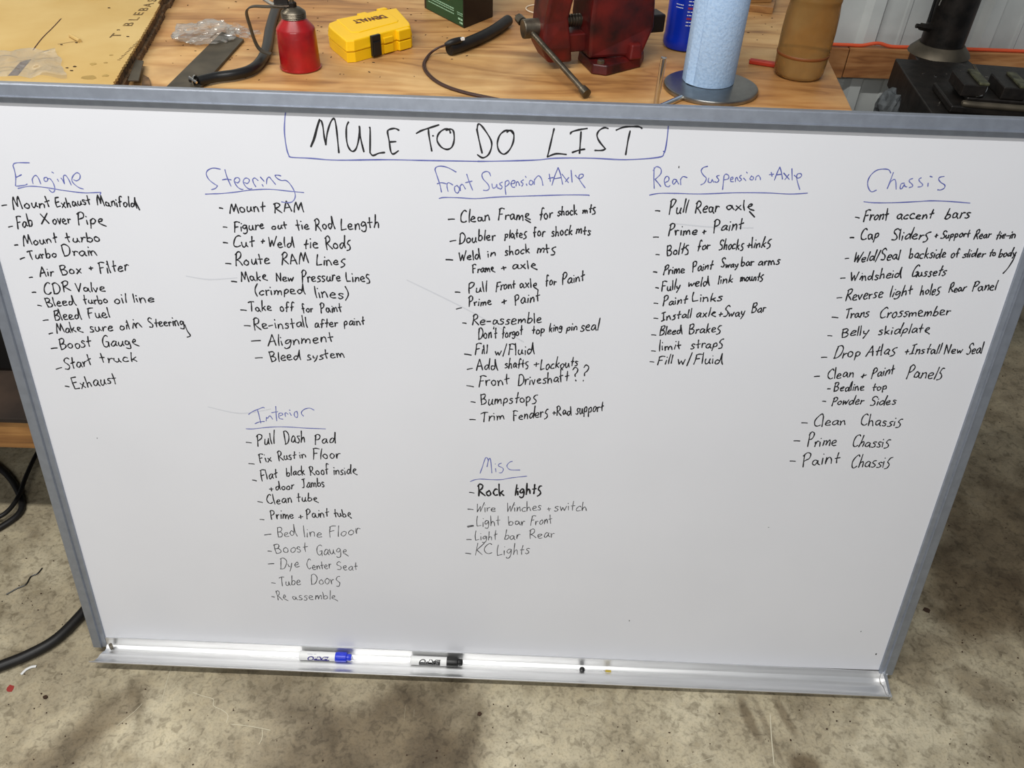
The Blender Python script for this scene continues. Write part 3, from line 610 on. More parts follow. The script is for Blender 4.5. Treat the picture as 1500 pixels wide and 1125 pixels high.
# faint wiped marks and specks on the writing surface
def spots(mb, data, lift_=.0002):
    for x, h, rx, rh in data:
        mb.add([(x/1000+rx/1000*math.cos(a*math.pi/4)*RS.uniform(.6,1.1), -lift_, h/1000+rh/1000*math.sin(a*math.pi/4)*RS.uniform(.6,1.1)) for a in range(8)], [tuple(range(8))])
for s_ in [(866,55,2.2,3),(888,22,5,1.6),(816,122,1.4,2),(-790,560,1.2,1.2),(300,130,1,2.4),(560,400,1.2,1.2),(-120,1160,2,1.6),(282,1124,1,2.6)]:
    mb = MB(); spots(mb, [s_]); mesh('ink_speck', mb, MT['black_ink'], wb)
for P in ([(-170,912),(-60,858),(40,800)], [(285,1030),(350,1026),(420,1027)], [(-560,640),(-500,628),(-440,640)], [(-560,905),(-520,900),(-470,905)]):
    mb = MB(); ribbon(mb, smooth([Vector((x/1000, y/1000, 0)) for x, y in P], 6), .0020, .00015)
    mesh('smudge_mark', mb, MT['smudge'], wb)
# ------------------------------------------------------------------ markers and bits on the tray
WB = Matrix.Translation((0,0,.035)) @ Matrix.Rotation(-LEAN, 4, 'X')
def on_tray(X, out, dz): return WB @ Vector((X, -out, TRL(X)+dz))
def marker(X0, cap, label, printed):
    p0 = on_tray(X0, .0175, -.0118); p1 = on_tray(X0+.1, .0175, -.0118); d = (p1-p0).normalized()
    t = bpy.data.objects.new('dry_erase_marker', None); COL.objects.link(t); tag(t, label, 'marker')
    t.matrix_world = Matrix.Translation(p0) @ d.to_track_quat('X', 'Z').to_matrix().to_4x4()
    R = Matrix.Rotation(math.pi/2, 4, 'Y')
    mesh('barrel', MB().lathe([(0.0070,0),(0.0096,.0012),(0.0101,.003),(0.0101,.082),(0.0091,.083)], 28, R), MT['wht'], t, sm=True)
    mesh('cap', MB().lathe([(0.0104,.0825),(0.0108,.084),(0.0108,.106),(0.0103,.1075),(0.0077,.1085),(0.0075,.1165),(0.0061,.1185)], 28, R), cap, t, sm=True)
    rib = MB()
    for k in range(10):
        a = k*math.pi/5; rib.box(.086, -.0006, .0103, .105, .0006, .0112, Matrix.Rotation(a, 4, 'X'))
    mesh('cap_rib', rib, cap, t)
    return t
def wrap(o, r):
    # roll flat print (x along the barrel, y around it) onto the barrel; 0 = straight up
    for v in o.data.vertices:
        a = v.co.y / r; e = r + .00015 + v.co.z
        v.co = Vector((v.co.x, math.sin(a)*e, math.cos(a)*e))
def logo(t, m_txt, m_under, x, ang):
    # brand lettering upside down to the camera: reads from the cap towards the tail
    Rz = Matrix.Translation((x, -ang*.0102, 0)) @ Matrix.Rotation(math.pi, 4, 'Z')
    if m_under:
        o = text_mesh('EXPO', .0165, m_under, 'logo_outline', t, Rz, .00003, .0006, .25, 1.15); wrap(o, .0102)
    o = text_mesh('EXPO', .0165, m_txt, 'logo_print', t, Rz @ Matrix.Translation((0, 0, .0001)), .00005, .0003, .25, 1.15); wrap(o, .0102)
b1 = marker(-.4395, MT['bluecap'], 'white dry-erase marker with a blue cap lying on the tray', MT['navy'])
b2 = marker(-.187, MT['blk'], 'white dry-erase marker with a black cap lying on the tray', MT['blk'])
def strip(t, m, x0, x1, y0, y1, n=6, name='label_print', yb0=None):
    mb = MB(); vs = []
    for i in range(n+1):
        for x in (x0, x1):
            a = (y0 + (y1-y0)*i/n)/.0100; e = .01022; vs.append((x, -math.sin(a)*e, math.cos(a)*e))
    mb.add(vs, [(2*i, 2*i+1, 2*i+3, 2*i+2) for i in range(n)]); return mesh(name, mb, m, t)
strip(b2, MT['blk'], .020, .068, .0085, .0180)
strip(b2, MT['blk'], .052, .068, .0045, .0085)
logo(b2, MT['blk'], MT['wht'], .046, .72)
strip(b1, MT['navy'], .038, .070, .0130, .0180)
logo(b1, MT['navy'], None, .046, 1.12)
for k, (a, b_, y) in enumerate([(.026,.036,.0075),(.037,.054,.0077),(.020,.032,.0015),(.034,.040,.0012)]): strip(b1, MT['navy'], a, b_, y, y+.0006, 1)
mg = MB(); mg.lathe([(.0035,0),(.0058,.0006),(.0062,.003),(.0058,.0062),(.0030,.0078)], 18)
q = on_tray(.204, .016, -.0225)
tag(mesh('round_magnet', mg, MT['blk'], None, sm=True, loc=q), 'small round black magnet sitting in the marker tray', 'magnet')
q = on_tray(.264, .0165, -.0215)
t = thing('brass_scrap', 'tiny yellow brass scrap lying in the tray right of the black magnet', 'scrap', q, -.03)
mesh('scrap_body', MB().box(-.0068, -.0022, 0, .0068, .0025, .003, t=.0005), MT['brass'], t)
mesh('scrap_tip', MB().cyl((-.0068, 0, .0012), (-.0125, .0005, .001), .0011, .0004, 8), MT['steel'], t)
# ------------------------------------------------------------------ bench: flattened cardboard box on the left
CZ = BZ + .028
cb = thing('cardboard_box', 'flattened yellow cardboard box with brown printing at the left end of the bench', 'cardboard', (0,0,0))
e0 = at(171, 112, CZ); e1 = at(238, 0, CZ); ed = (e1-e0)/(e1.y-e0.y)
N_ = 150; y0, y1 = .33, 1.46
edge = []
for i in range(N_+1):
    y = y0 + (y1-y0)*i/N_; x = e0.x + ed.x*(y-e0.y) + ((i % 2)*.0022 if y < .85 else 0) + random.uniform(-.0008, .0008)
    if .93 < y < 1.0: x -= .006
    edge.append((x, y))
mesh('top_sheet', MB().prism([(-2.0, y0)] + edge + [(-2.0, y1)], CZ-.005, CZ), MT['card'], cb)
mesh('folded_layer', MB().prism([(-2.0, y0+.01)] + [(x-.001+random.uniform(-.0008,.0006), y) for x, y in edge] + [(-2.0, y1-.01)], BZ+.0105, CZ-.0052), MT['card_edge'], cb)
mesh('bottom_sheet', MB().prism([(-2.0, y0)] + [(x+.005+random.uniform(-.0006,.0006), y) for x, y in edge] + [(-2.0, y1)], BZ+.0005, BZ+.010), MT['card_edge'], cb)
a = at(22, 112, CZ); b_ = at(44, 86, CZ); c_ = at(30, 92, CZ); d_ = at(10, 112, CZ)
def flat(pts, z, th=.0004): return MB().prism([(q.x, q.y) for q in pts], z, z+th)
mesh('tear_slot', flat([at(12,111,CZ), at(26,111,CZ), at(46,87,CZ), at(30,91,CZ)], CZ+.0002), MT['card_dark'], cb)
def line_on(px_pts, z, w, name, m, parent, hgt=.0006):
    P = smooth([at(x, y, z) for x, y in px_pts], 5); mb = MB(); vs = []
    for i, q in enumerate(P):
        t = (P[min(i+1, len(P)-1)] - P[max(i-1, 0)]).normalized(); n = Vector((-t.y, t.x, 0))*w/2*(1 if 0 < i < len(P)-1 else .2)
        vs += [tuple(q+n+Vector((0,0,hgt))), tuple(q-n+Vector((0,0,hgt)))]
    mb.add(vs, [(2*i, 2*i+1, 2*i+3, 2*i+2) for i in range(len(P)-1)]); return mesh(name, mb, m, parent)
line_on([(48,74),(62,56),(78,40),(90,27)], CZ, .0022, 'cut_line', MT['card_dark'], cb)
mb = MB()
for px, py, r in [(130,114,10),(136,94,5.5),(154,111,5),(155,92,3),(163,81,3)]:
    q = at(px, py, CZ); mb.prism([(q.x + r/780*math.cos(a*.7)*random.uniform(.7,1.2), q.y + r/780*.9*math.sin(a*.7)*random.uniform(.7,1.2)) for a in range(9)], CZ+.0002, CZ+.0005)
mesh('oily_fingerprint', mb, MT['stain_oil'], cb)
mb = MB()
for px, py, r in [(110,98,3),(105,104,2),(99,100,2),(160,12,2.5),(187,54,2.2),(90,66,1.6),(112,63,2)]:
    q = at(px, py, CZ); mb.prism([(q.x + r/780*math.cos(a)*random.uniform(.5,1.4), q.y + r/780*.5*math.sin(a)) for a in range(6)], CZ+.0002, CZ+.0015)
mesh('grit', mb, MT['crumb'], cb)
curl = MB().tube([at(103,52,CZ+.003), at(110,56,CZ+.004), at(117,60,CZ+.003)], .004, 8); mesh('torn_curl', curl, MT['card'], cb, sm=True)
line_on([(84,65),(98,63),(118,60)], CZ, .0012, 'cut_line', MT['card_dark'], cb)
# printed words along the torn edge, read from bottom to top
A = at(171, 53, CZ); B_ = at(236, -16, CZ); dirv = (B_-A); ang = math.atan2(dirv.y, dirv.x)
for i, (ch, lx, ly) in enumerate([('T',171,52),('\u2019',179,44),('B',189,36),('L',197,28),('E',203.5,20.5),('B',211,14),('A',217.5,7.5),('S',223.5,1),('E',229,-5)]):
    q = at(lx, ly, CZ)
    text_mesh(ch, .027, MT['print'], 'printed_letter', cb, Matrix.Translation((q.x, q.y, CZ+.0004)) @ Matrix.Rotation(ang, 4, 'Z'), .0001, .0003, 0, 1.75)
A = at(174, 88, CZ); B_ = at(203, 60, CZ)
mb = MB()
for i in range(15):
    q = A.lerp(B_, i/14); mb.box(-.0012, -.003, 0, .0012, .003*random.uniform(.3, 1), .0003, Matrix.Translation((q.x, q.y, CZ+.0002)) @ Matrix.Rotation(ang, 4, 'Z'))
mesh('small_print', mb, MT['print'], cb)
# round colourful object at the frame's top edge: a roll of tape
q = at(150, -6, CZ); tp_ = thing('tape_roll', 'red and yellow roll of tape on the cardboard at the upper left edge', 'tape', (q.x, q.y, CZ+.0005))
R0 = .030
mesh('tape', MB().lathe([(.019,0),(R0,.0),(R0+.0008,.002),(R0+.0008,.016),(R0,.018),(.019,.018),(.019,0)], 32, None, cap=False), mat('red_tape', (160,30,34), .4), tp_, sm=True)
mesh('yellow_band', MB().lathe([(R0+.001,.004),(R0+.0014,.005),(R0+.0014,.009),(R0+.001,.010)], 32, None, cap=False), mat('yellow_tape_band', (214,180,60), .4), tp_, sm=True)
mesh('purple_band', MB().lathe([(R0+.001,.0115),(R0+.0014,.012),(R0+.0014,.0145),(R0+.001,.015)], 32, None, cap=False), mat('purple_tape_band', (70,30,80), .4), tp_, sm=True)
# ------------------------------------------------------------------ crumpled clear plastic
def crumple(cx, cy, cz, rx, ry, rz, seed, amp=.35, sub=4, sharp=2.2):
    bm = bmesh.new(); bmesh.ops.create_icosphere(bm, subdivisions=sub, radius=1)
    for v in bm.verts:
        p = v.co.copy(); o = Vector((seed*3.1, seed, 0))
        n = noise.noise(p*sharp+o)*.9 + abs(noise.noise(p*sharp*2.3+o))*.7 - abs(noise.noise(p*sharp*5+o))*.35
        k = 1 + amp*n; v.co = Vector((p.x*k*rx, p.y*k*ry, max(p.z*k, -.75)*rz + rz*.76))
    vs = [tuple(v.co + Vector((cx, cy, cz))) for v in bm.verts]; fs = [tuple(v.index for v in f.verts) for f in bm.faces]; bm.free()
    return MB().add(vs, fs)
q = at(302, 58, BZ)
tag(mesh('plastic_bag', crumple(0,0,0,.056,.058,.017,4,.45), MT['film2'], loc=(q.x, q.y, BZ+.0015)), 'crumpled clear plastic bag on the bench behind the flat steel bar', 'plastic bag')
def sheet(pts, z, seed, amp, n=26):
    # a wrinkled film spanning four corners (world xy)
    a, b, c, d = pts; vs = []; fs = []
    for j in range(n+1):
        for i in range(n+1):
            u, v = i/n, j/n; p = a*(1-u)*(1-v) + b*u*(1-v) + c*u*v + d*(1-u)*v
            hgt = abs(noise.noise(Vector((u*3.1+seed, v*2.7, 1))))*1.4 + abs(noise.noise(Vector((u*6+seed, v*5, 4))))*.5
            vs.append((p.x + noise.noise(Vector((u*4, v*4, seed)))*.014, p.y + noise.noise(Vector((u*4, v*4, seed+9)))*.014, z + .001 + hgt*amp))
    for j in range(n):
        for i in range(n): k = j*(n+1)+i; fs.append((k, k+1, k+n+2, k+n+1))
    return MB().add(vs, fs)
tag(mesh('plastic_sleeve', sheet([at(322,44,BZ), at(350,38,BZ), at(382,50,BZ), at(362,60,BZ)], BZ, 3, .008), MT['film2'], sm=False), 'flat strip of clear plastic film lying beside the crumpled bag', 'plastic film')
tag(mesh('plastic_wrapper', sheet([at(-70,116,CZ), at(98,116,CZ), at(84,76,CZ), at(-50,78,CZ)], CZ, 7, .011), MT['film'], sm=True), 'crinkled clear plastic wrapper lying on the yellow cardboard', 'plastic wrapper')
# ------------------------------------------------------------------ flat steel bar and scraps
q = [at(x, y, BZ+.006) for x, y in ((236,134),(288,134),(357,57),(325,46))]
tag(mesh('flat_steel_bar', MB().prism([(v.x, v.y) for v in q], BZ+.0005, BZ+.006), MT['flat'], bevel=.0008), 'flat grey steel bar lying diagonally on the bench', 'steel bar')
q = [at(x, y, BZ) for x, y in ((190,128),(206,128),(213,99),(201,98))]
tag(mesh('steel_offcut', MB().prism([(v.x, v.y) for v in q], BZ+.0105, BZ+.0135), MT['flat'], bevel=.0006), 'small grey steel offcut beside the torn cardboard edge', 'steel offcut')
q = [at(x, y, BZ) for x, y in ((208,128),(222,128),(219,117),(210,112))]
tag(mesh('steel_offcut', MB().prism([(v.x, v.y) for v in q], BZ+.0005, BZ+.0045), MT['card_edge'], bevel=.0006), 'small dark triangular offcut right of the grey steel offcut', 'steel offcut')
# ------------------------------------------------------------------ bent black pipe
pp = thing('bent_pipe', 'black bent metal pipe curving behind the red oil can', 'pipe', (0,0,0))
pl = [(290,119),(316,113),(345,109),(368,102),(383,88),(391,68),(395,44),(401,22),(408,0),(413,-18)]
mesh('pipe_body', MB().tube([at(x, y, BZ+.0115) for x, y in pl], lambda t: .0092+.0018*t, 14), MT['blk'], pp, sm=True)
a = at(290,119,BZ+.0115); b_ = at(278,117,BZ+.0125)
mesh('threaded_stub', MB().cyl(a, b_, .0045), MT['iron'], pp, sm=True)
mesh('clamp_band', MB().cyl(a.lerp(b_, .25), a.lerp(b_, .42), .0105), MT['chrome'], pp, sm=True)
mesh('clamp_screw', MB().cyl(at(277,113,BZ+.020), at(288,121,BZ+.016), .0022, n=8), MT['chrome'], pp)
# ------------------------------------------------------------------ oil can
q = at(441, 99, BZ); oc = thing('oil_can', 'red pump oil can with a metal handle on the bench', 'oil can', (q.x, q.y, BZ+.0003))
mesh('body', MB().lathe([(.037,0),(.0405,.0012),(.0410,.004),(.0392,.0045),(.0385,.020),(.0372,.0735),(.0355,.0775),(.0225,.0925),(.0215,.0945)], 48), MT['red_can'], oc, sm=True)
mesh('collar', MB().lathe([(.0215,.0935),(.0235,.0945),(.0225,.0962),(.0238,.0975),(.0226,.0992),(.0238,.1005),(.0226,.1022),(.0236,.1035),(.0222,.106),(.0135,.1125),(.008,.114)], 36), MT['steel'], oc, sm=True)
mesh('spout_nut', MB().lathe([(.0085,.1135),(.0085,.121),(.0065,.1225)], 6), MT['iron'], oc)
mesh('spout', MB().tube([(0,0,.121),(.0005,0,.16),(.004,0,.21),(.02,-.002,.25)], lambda t: .0042-.0022*t, 10), MT['steel'], oc, sm=True)
def strap(P, w, th):
    P = smooth([Vector(p) for p in P], 6); mb = MB(); vs = []
    for i, q in enumerate(P):
        t = (P[min(i+1, len(P)-1)] - P[max(i-1, 0)]).normalized(); n = t.cross(Vector((0,1,0))).normalized()
        for sy, sn in ((-1,-1),(1,-1),(1,1),(-1,1)): vs.append(tuple(q + Vector((0, sy*w/2, 0)) + n*sn*th/2))
    k = len(P); fs = [(3,2,1,0), tuple(4*(k-1)+i for i in range(4))]
    for j in range(k-1):
        for i in range(4): fs.append((4*j+i, 4*j+(i+1)%4, 4*j+4+(i+1)%4, 4*j+4+i))
    return mb.add(vs, fs)
mesh('handle_strap', strap([(-.014,0,.112),(-.05,0,.112),(-.078,0,.111),(-.090,0,.101),(-.088,0,.075),(-.083,0,.045),(-.074,0,.030),(-.056,0,.024)], .013, .0022), MT['flat'], oc, sm=True)
mesh('trigger_lever', strap([(-.004,-.003,.117),(-.022,-.003,.116),(-.038,-.003,.118),(-.054,-.003,.128),(-.075,-.003,.145)], .012, .0025), MT['chrome'], oc, sm=True)
mesh('pump_link', MB().box(-.034, -.005, .117, -.006, .005, .134, t=.002), MT['iron'], oc, bevel=.0015)
# ------------------------------------------------------------------ yellow tool-bit case
CT = BZ + .043
zc = lambda x, y: at(470+x/10, y/10, CT)
top = [zc(*p) for p in ((85,375),(125,420),(355,605),(480,597),(1050,448),(1335,372),(1325,330),(1120,108),(1000,128),(830,140),(560,205),(220,285),(95,335))]
P2 = [(v.x, v.y) for v in top]; cxm = sum(a for a, _ in P2)/len(P2); cym = sum(b for _, b in P2)/len(P2)
def grow(P, k): return [(cxm+(a-cxm)*k-cxm, cym+(b-cym)*k-cym) for a, b in P]
yc = thing('bit_case', 'yellow hinged tool-bit case with a black latch on the bench', 'tool case', (cxm, cym, BZ+.0004))
mesh('case_base', MB().prism(grow(P2, .985), 0, .0195).prism(grow(P2, .975), .0195, .0208), MT['yel'], yc, bevel=.0015)
mesh('case_lid', MB().prism(grow(P2, 1.0), .0212, .0425, None, .004), MT['yel'], yc, bevel=.0022)
rp = [zc(*p) for p in ((225,290),(440,480),(560,478),(1130,325),(1140,300),(950,150),(830,160),(560,225))]
mesh('raised_panel', MB().prism([(v.x-cxm, v.y-cym) for v in rp], .0425, .0440, None, .002), MT['yel'], yc, bevel=.0008)
fa = zc(480,597); fb = zc(1335,372); fd = (fb-fa).normalized(); fn = Vector((fd.y, -fd.x, 0)); FA = math.atan2(fd.y, fd.x)
def onfront(x, y): v = zc(x, y); s = (v-fa).dot(fd); return fa + fd*s
ml = onfront(785, 520); M0 = Matrix.Translation((ml.x-cxm, ml.y-cym, 0)) @ Matrix.Rotation(FA, 4, 'Z')
mesh('latch', MB().box(-.0115, -.007, .003, .0115, .0005, .0445, M0).box(-.0095, -.0095, .006, .0095, -.0068, .033, M0), MT['blk'], yc, bevel=.0014)
ml = onfront(975, 470); M0 = Matrix.Translation((ml.x-cxm, ml.y-cym, 0)) @ Matrix.Rotation(FA, 4, 'Z')
mesh('front_lip', MB().box(-.012, -.0045, .022, .0125, .001, .0335, M0).box(-.012, -.0035, .002, .0125, .001, .019, M0), MT['yel'], yc, bevel=.0012)
ml = onfront(1200, 410); M0 = Matrix.Translation((ml.x-cxm, ml.y-cym, 0)) @ Matrix.Rotation(FA, 4, 'Z')
mesh('corner_block', MB().box(-.0175, -.008, .001, .016, .003, .0195, M0).box(-.0175, -.008, .0213, .016, .003, .0415, M0), MT['yel'], yc, bevel=.0018)
for x, y in ((620,190),(905,120)):
    v = zc(x, y); M0 = Matrix.Translation((v.x-cxm, v.y-cym, 0)) @ Matrix.Rotation(FA-.05, 4, 'Z')
    mesh('hinge_block', MB().box(-.011, -.004, .010, .011, .009, .0415, M0), MT['yel'], yc, bevel=.0015)
ra = zc(955, 245); rb = zc(470, 335); v = (ra+rb)/2; dd = rb-ra
text_mesh('DEWALT', .031, MT['yel_dark'], 'case_lettering', yc, Matrix.Translation((v.x-cxm, v.y-cym, .0443)) @ Matrix.Rotation(math.atan2(dd.y, dd.x), 4, 'Z'), .0002, .0015, 0, .62)
# ------------------------------------------------------------------ green box
ga, gb, gc = at(622,12,BZ), at(680,42,BZ), at(722,25,BZ)
gx = (gb-ga); gl = gx.length; gx.normalize(); gw = (gc-gb).length
gbx = thing('parts_box', 'dark green printed box with black sides at the back of the bench', 'box', (gb.x, gb.y, BZ+.0004))
Mg = Matrix((( -gx.x, (gc-gb).x/gw, 0, 0), (-gx.y, (gc-gb).y/gw, 0, 0), (0, 0, 1, 0), (0,0,0,1)))   # x along the green face, y along the black face
mesh('carton', MB().box(0, 0, 0, gl, gw, .15, Mg), MT['blackbox'], gbx, bevel=.001)
mesh('printed_face', MB().box(.004, -.0004, .002, gl-.010, 0, .148, Mg), MT['green'], gbx)
def face_text(mb, x0, x1, z, hgt, rnd):
    x = x0
    while x < x1:
        wv = rnd.uniform(.003, .010); mb.box(x, -.0008, z, min(x+wv, x1), -.0004, z+hgt, Mg); x += wv + .0016
rr = random.Random(3); mb = MB()
face_text(mb, .045, gl-.02, .0200, .0020, rr); face_text(mb, .045, gl-.03, .0265, .0018, rr); face_text(mb, .045, gl-.012, .0310, .0024, rr); face_text(mb, .006, .030, .024, .0014, rr); face_text(mb, .006, .030, .028, .0014, rr); face_text(mb, .006, .026, .014, .004, rr); face_text(mb, .006, .020, .0065, .004, rr)
face_text(mb, .008, .032, .060, .0016, rr); face_text(mb, .008, .032, .064, .0016, rr)
mesh('printed_line', mb, MT['paleprint'], gbx)
mb = MB()
for x, z, a, c in ((.075,.048,.018,.006),(.088,.052,.010,.010),(.066,.045,.008,.004),(.080,.060,.016,.012)): mb.box(x, -.0009, z, x+a, -.0004, z+c, Mg)
mesh('printed_emblem', mb, MT['gold'], gbx)
# ------------------------------------------------------------------ rubber sleeve with a cable
rt = thing('rubber_sleeve', 'short black rubber sleeve with a thin brown cable trailing from it', 'tube', (0,0,0))
P = [at(x, y, BZ+.0135) for x, y in ((658,72),(672,68),(690,61),(708,53),(726,43),(744,30))]
mesh('sleeve', MB().tube(P, .0122, 18), MT['rubber'], rt, sm=True)
d = (P[1]-P[0]).normalized(); mesh('sleeve_bore', MB().cyl(P[0]-d*.0006, P[0]+d*.0003, .0085), MT['blk'], rt)
mesh('strain_relief', MB().tube([at(652,66,BZ+.022), at(662,62,BZ+.027), at(676,58,BZ+.029)], lambda t: .004+.003*math.sin(t*2.6), 12), MT['rubber'], rt, sm=True)
q = at(677, 58, BZ+.030); mesh('white_tag', MB().box(-.0045,-.003,-.001,.0045,.003,.004, Matrix.Translation(q) @ Matrix.Rotation(.55,4,'Z')), MT['wht'], rt)
for off in (0, .0045):
    mesh('cable', MB().tube([at(x, y, BZ+.0028+z)+Vector((off*.6, off, 0)) for x, y, z in ((653,66,.019),(640,71,.010),(628,80,.002),(620,93,0),(623,105,0),(636,118,0),(655,128,0),(680,136,0),(712,143,0),(745,150,0))], .0021, 8), MT['brown_cable'], rt, sm=True)
# ------------------------------------------------------------------ white cord loop
q = at(786, 14, BZ); mb = MB(); mb.tube([(.030*math.cos(a)-.0, .036*math.sin(a), .002) for a in [i*math.pi/8 for i in range(17)]], .0016, 8)
tag(mesh('cord_loop', mb, MT['ivory'], None, sm=True, loc=(q.x+.004, q.y-.002, BZ+.0003)), 'thin white cord loop on the bench behind the vise', 'cord')
# ------------------------------------------------------------------ bench vise (local x along the screw towards the tail)
vp = at(893, 88, BZ); VA = math.radians(19)
vs_ = thing('bench_vise', 'worn red bench vise with a steel T-handle bolted to the bench', 'vise', (vp.x, vp.y, BZ+.0004), VA)
inv = (Matrix.Translation(vs_.location) @ Matrix.Rotation(VA, 4, 'Z')).inverted()
lp = lambda x, y: (lambda v: (v.x, v.y))(inv @ at(x, y, BZ))
bp_ = [lp(*q) for q in ((846,88),(866,109),(888,112),(938,99),(943,88),(928,62),(880,48),(852,62))]
mesh('swivel_base', MB().prism(bp_, 0, .020, None, .003).lathe([(.052,.019),(.050,.026),(.046,.034)], 32), MT['red_vise'], vs_, bevel=.003)
for x, y in ((880,93),(931,76)):
    v = inv @ at(x, y, BZ+.020); v.z = .020; mesh('base_bolt', MB().lathe([(.008,0),(.008,.006),(.006,.0075)], 6, Matrix.Translation(v)), MT['steel'], vs_)
mesh('body_casting', MB().add([(-.070,-.050,.022),(.046,-.056,.022),(.046,.044,.022),(-.070,.044,.022),(-.074,-.054,.09),(.070,-.048,.075),(.070,.046,.075),(-.074,.050,.09),(-.066,-.054,.21),(.058,-.050,.19),(.058,.048,.19),(-.066,.052,.21)],
     [(3,2,1,0),(0,1,5,4),(1,2,6,5),(2,3,7,6),(3,0,4,7),(4,5,9,8),(5,6,10,9),(6,7,11,10),(7,4,8,11),(8,9,10,11)]), MT['red_vise'], vs_, bevel=.007, seg=3)
mesh('swivel_lug', MB().prism([(.010,-.072),(.040,-.070),(.046,-.040),(.010,-.040)], .020, .050, None, .006), MT['red_vise'], vs_, bevel=.004)
mesh('slide_bar', MB().box(-.150, -.026, .030, .060, .026, .066), MT['red_vise'], vs_, bevel=.003)
mesh('slide_tail', MB().box(.060, -.023, .055, .106, .023, .090), MT['blackbox'], vs_, bevel=.003)
mesh('front_jaw', MB().add([(-.150,-.034,.014),(-.100,-.038,.014),(-.100,.034,.014),(-.150,.030,.014),(-.168,-.040,.045),(-.106,-.044,.045),(-.106,.040,.045),(-.168,.036,.045),
     (-.164,-.038,.090),(-.116,-.044,.100),(-.116,.042,.100),(-.164,.036,.090),(-.150,-.054,.21),(-.096,-.054,.21),(-.096,.052,.21),(-.150,.052,.21)],
     [(3,2,1,0)] + [(4*k+i, 4*k+(i+1)%4, 4*k+4+(i+1)%4, 4*k+4+i) for k in range(3) for i in range(4)] + [(12,13,14,15)]), MT['red_vise'], vs_, bevel=.006, seg=3)
mesh('jaw_plate', MB().box(-.0958, -.050, .178, -.090, .050, .208), MT['steel'], vs_, bevel=.001)
mesh('jaw_plate', MB().box(-.072, -.050, .178, -.0662, .050, .208), MT['steel'], vs_, bevel=.001)
sc = MB(); prof = []
for i in range(15): prof += [(.0105, i*.006), (.0125, i*.006+.0015), (.0125, i*.006+.003), (.0105, i*.006+.0045)]
sc.lathe(prof, 18, Matrix.Translation((-.125, 0, .084)) @ Matrix.Rotation(math.pi/2, 4, 'Y'))
mesh('lead_screw', sc, MT['steel'], vs_, sm=True)
mesh('screw_head', MB().cyl((-.162, 0, .074), (-.196, 0, .074), .0185, .0185, 28).cyl((-.162,0,.074), (-.158,0,.074), .0225, .0225, 28), MT['steel'], vs_, bevel=.002, sm=True)
# T-handle through the screw head: the end rests low near the board
hc = Vector((-.184, 0, .074)); lo = inv @ at(857, 135, BZ+.012); hd = (lo-hc).normalized(); hi_ = hc - hd*.030
mesh('handle_bar', MB().cyl(hi_, lo, .0056, .0056, 16), MT['steel'], vs_, sm=True)
mesh('handle_knob', MB().cyl(lo-hd*.010, lo+hd*.006, .0085, .0095, 16), MT['steel'], vs_, sm=True)
mesh('handle_knob', MB().cyl(hi_+hd*.006, hi_-hd*.010, .0095, .0085, 8), MT['steel'], vs_, sm=True)
# ------------------------------------------------------------------ blue bottle
q = at(1002, 68, BZ); bb = thing('blue_bottle', 'blue plastic bottle with small white and red label print behind the towel roll', 'bottle', (q.x, q.y, BZ+.0003))
mesh('bottle_body', MB().lathe([(.038,0),(.0455,.003),(.048,.009),(.0480,.024),(.0465,.028),(.0465,.17),(.044,.19),(.025,.215),(.015,.222),(.015,.235)], 40), MT['blue_b'], bb, sm=True)
def curved(mb, a0, a1, z0, z1, r=.0468):
    k = max(2, int(abs(a1-a0)/.15)+1); vs = []
    for i in range(k+1):
        a = a0+(a1-a0)*i/k; vs += [(r*math.sin(a), -r*math.cos(a), z0), (r*math.sin(a), -r*math.cos(a), z1)]
    mb.add(vs, [(2*i, 2*i+2, 2*i+3, 2*i+1) for i in range(k)])
mw = MB(); mr_ = MB(); rr = random.Random(5)
for r_ in range(15):
    z = .150 - r_*.0068; a = -.28
    red = r_ % 3 == 0
    if red: curved(mr_, -.28, rr.uniform(.0,.5), z-.001, z+.003)
    else:
        while a < .75:
            wv = rr.uniform(.04, .13); curved(mw, a, a+wv, z, z+.0018 if r_ != 4 else z+.003); a += wv+.03
for z in (.088, .094): 
    a = -.86
    while a < -.55: curved(mw, a, a+.06, z, z+.0016); a += .075
curved(mw, -.75, -.05, .118, .124)
mesh('label_text', mw, MT['white_l'], bb); mesh('label_heading', mr_, MT['red_l'], bb)
mesh('bottle_cap', MB().lathe([(.016,.232),(.016,.255),(.014,.257)], 24), MT['wht'], bb, sm=True)
# ------------------------------------------------------------------ towel roll and its stand
q = at(1040, 131, BZ); ts = thing('towel_stand', 'stainless paper-towel stand with a round base and short side arm', 'towel holder', (q.x, q.y, BZ+.0003))
mesh('base_disc', MB().lathe([(.088,0),(.091,.001),(.092,.005),(.0905,.0085),(.086,.0095)], 56), MT['brushed'], ts, sm=True)
mesh('centre_rod', MB().cyl((0,0,.0094), (0,0,.36), .006, .006), MT['chrome'], ts, sm=True)
mesh('rod_knob', MB().lathe([(.006,.358),(.013,.365),(.015,.375),(.012,.385),(.004,.39)], 20), MT['chrome'], ts, sm=True)
ap = at(962, 161, BZ) - Vector((q.x, q.y, BZ)); 
mesh('side_arm', MB().tube([(-.066,-.062,.004),(ap.x,ap.y-.004,.006),(ap.x-.003,ap.y,.012),(ap.x-.001,ap.y,.084),(ap.x-.001,ap.y,.093)], .0052, 14, 8), MT['chrome'], ts, sm=True)
q2 = at(1037, 117, BZ+.0105); tr_ = thing('paper_towel_roll', 'roll of light blue paper shop towels standing on the steel stand', 'paper towel roll', (q2.x, q2.y, BZ+.0105))
mesh('towel', MB().lathe([(.0200,0),(.0500,0),(.0505,.001),(.0510,.262),(.050,.264),(.0200,.264),(.0200,0)], 64, None, cap=False), MT['towel'], tr_, sm=True)
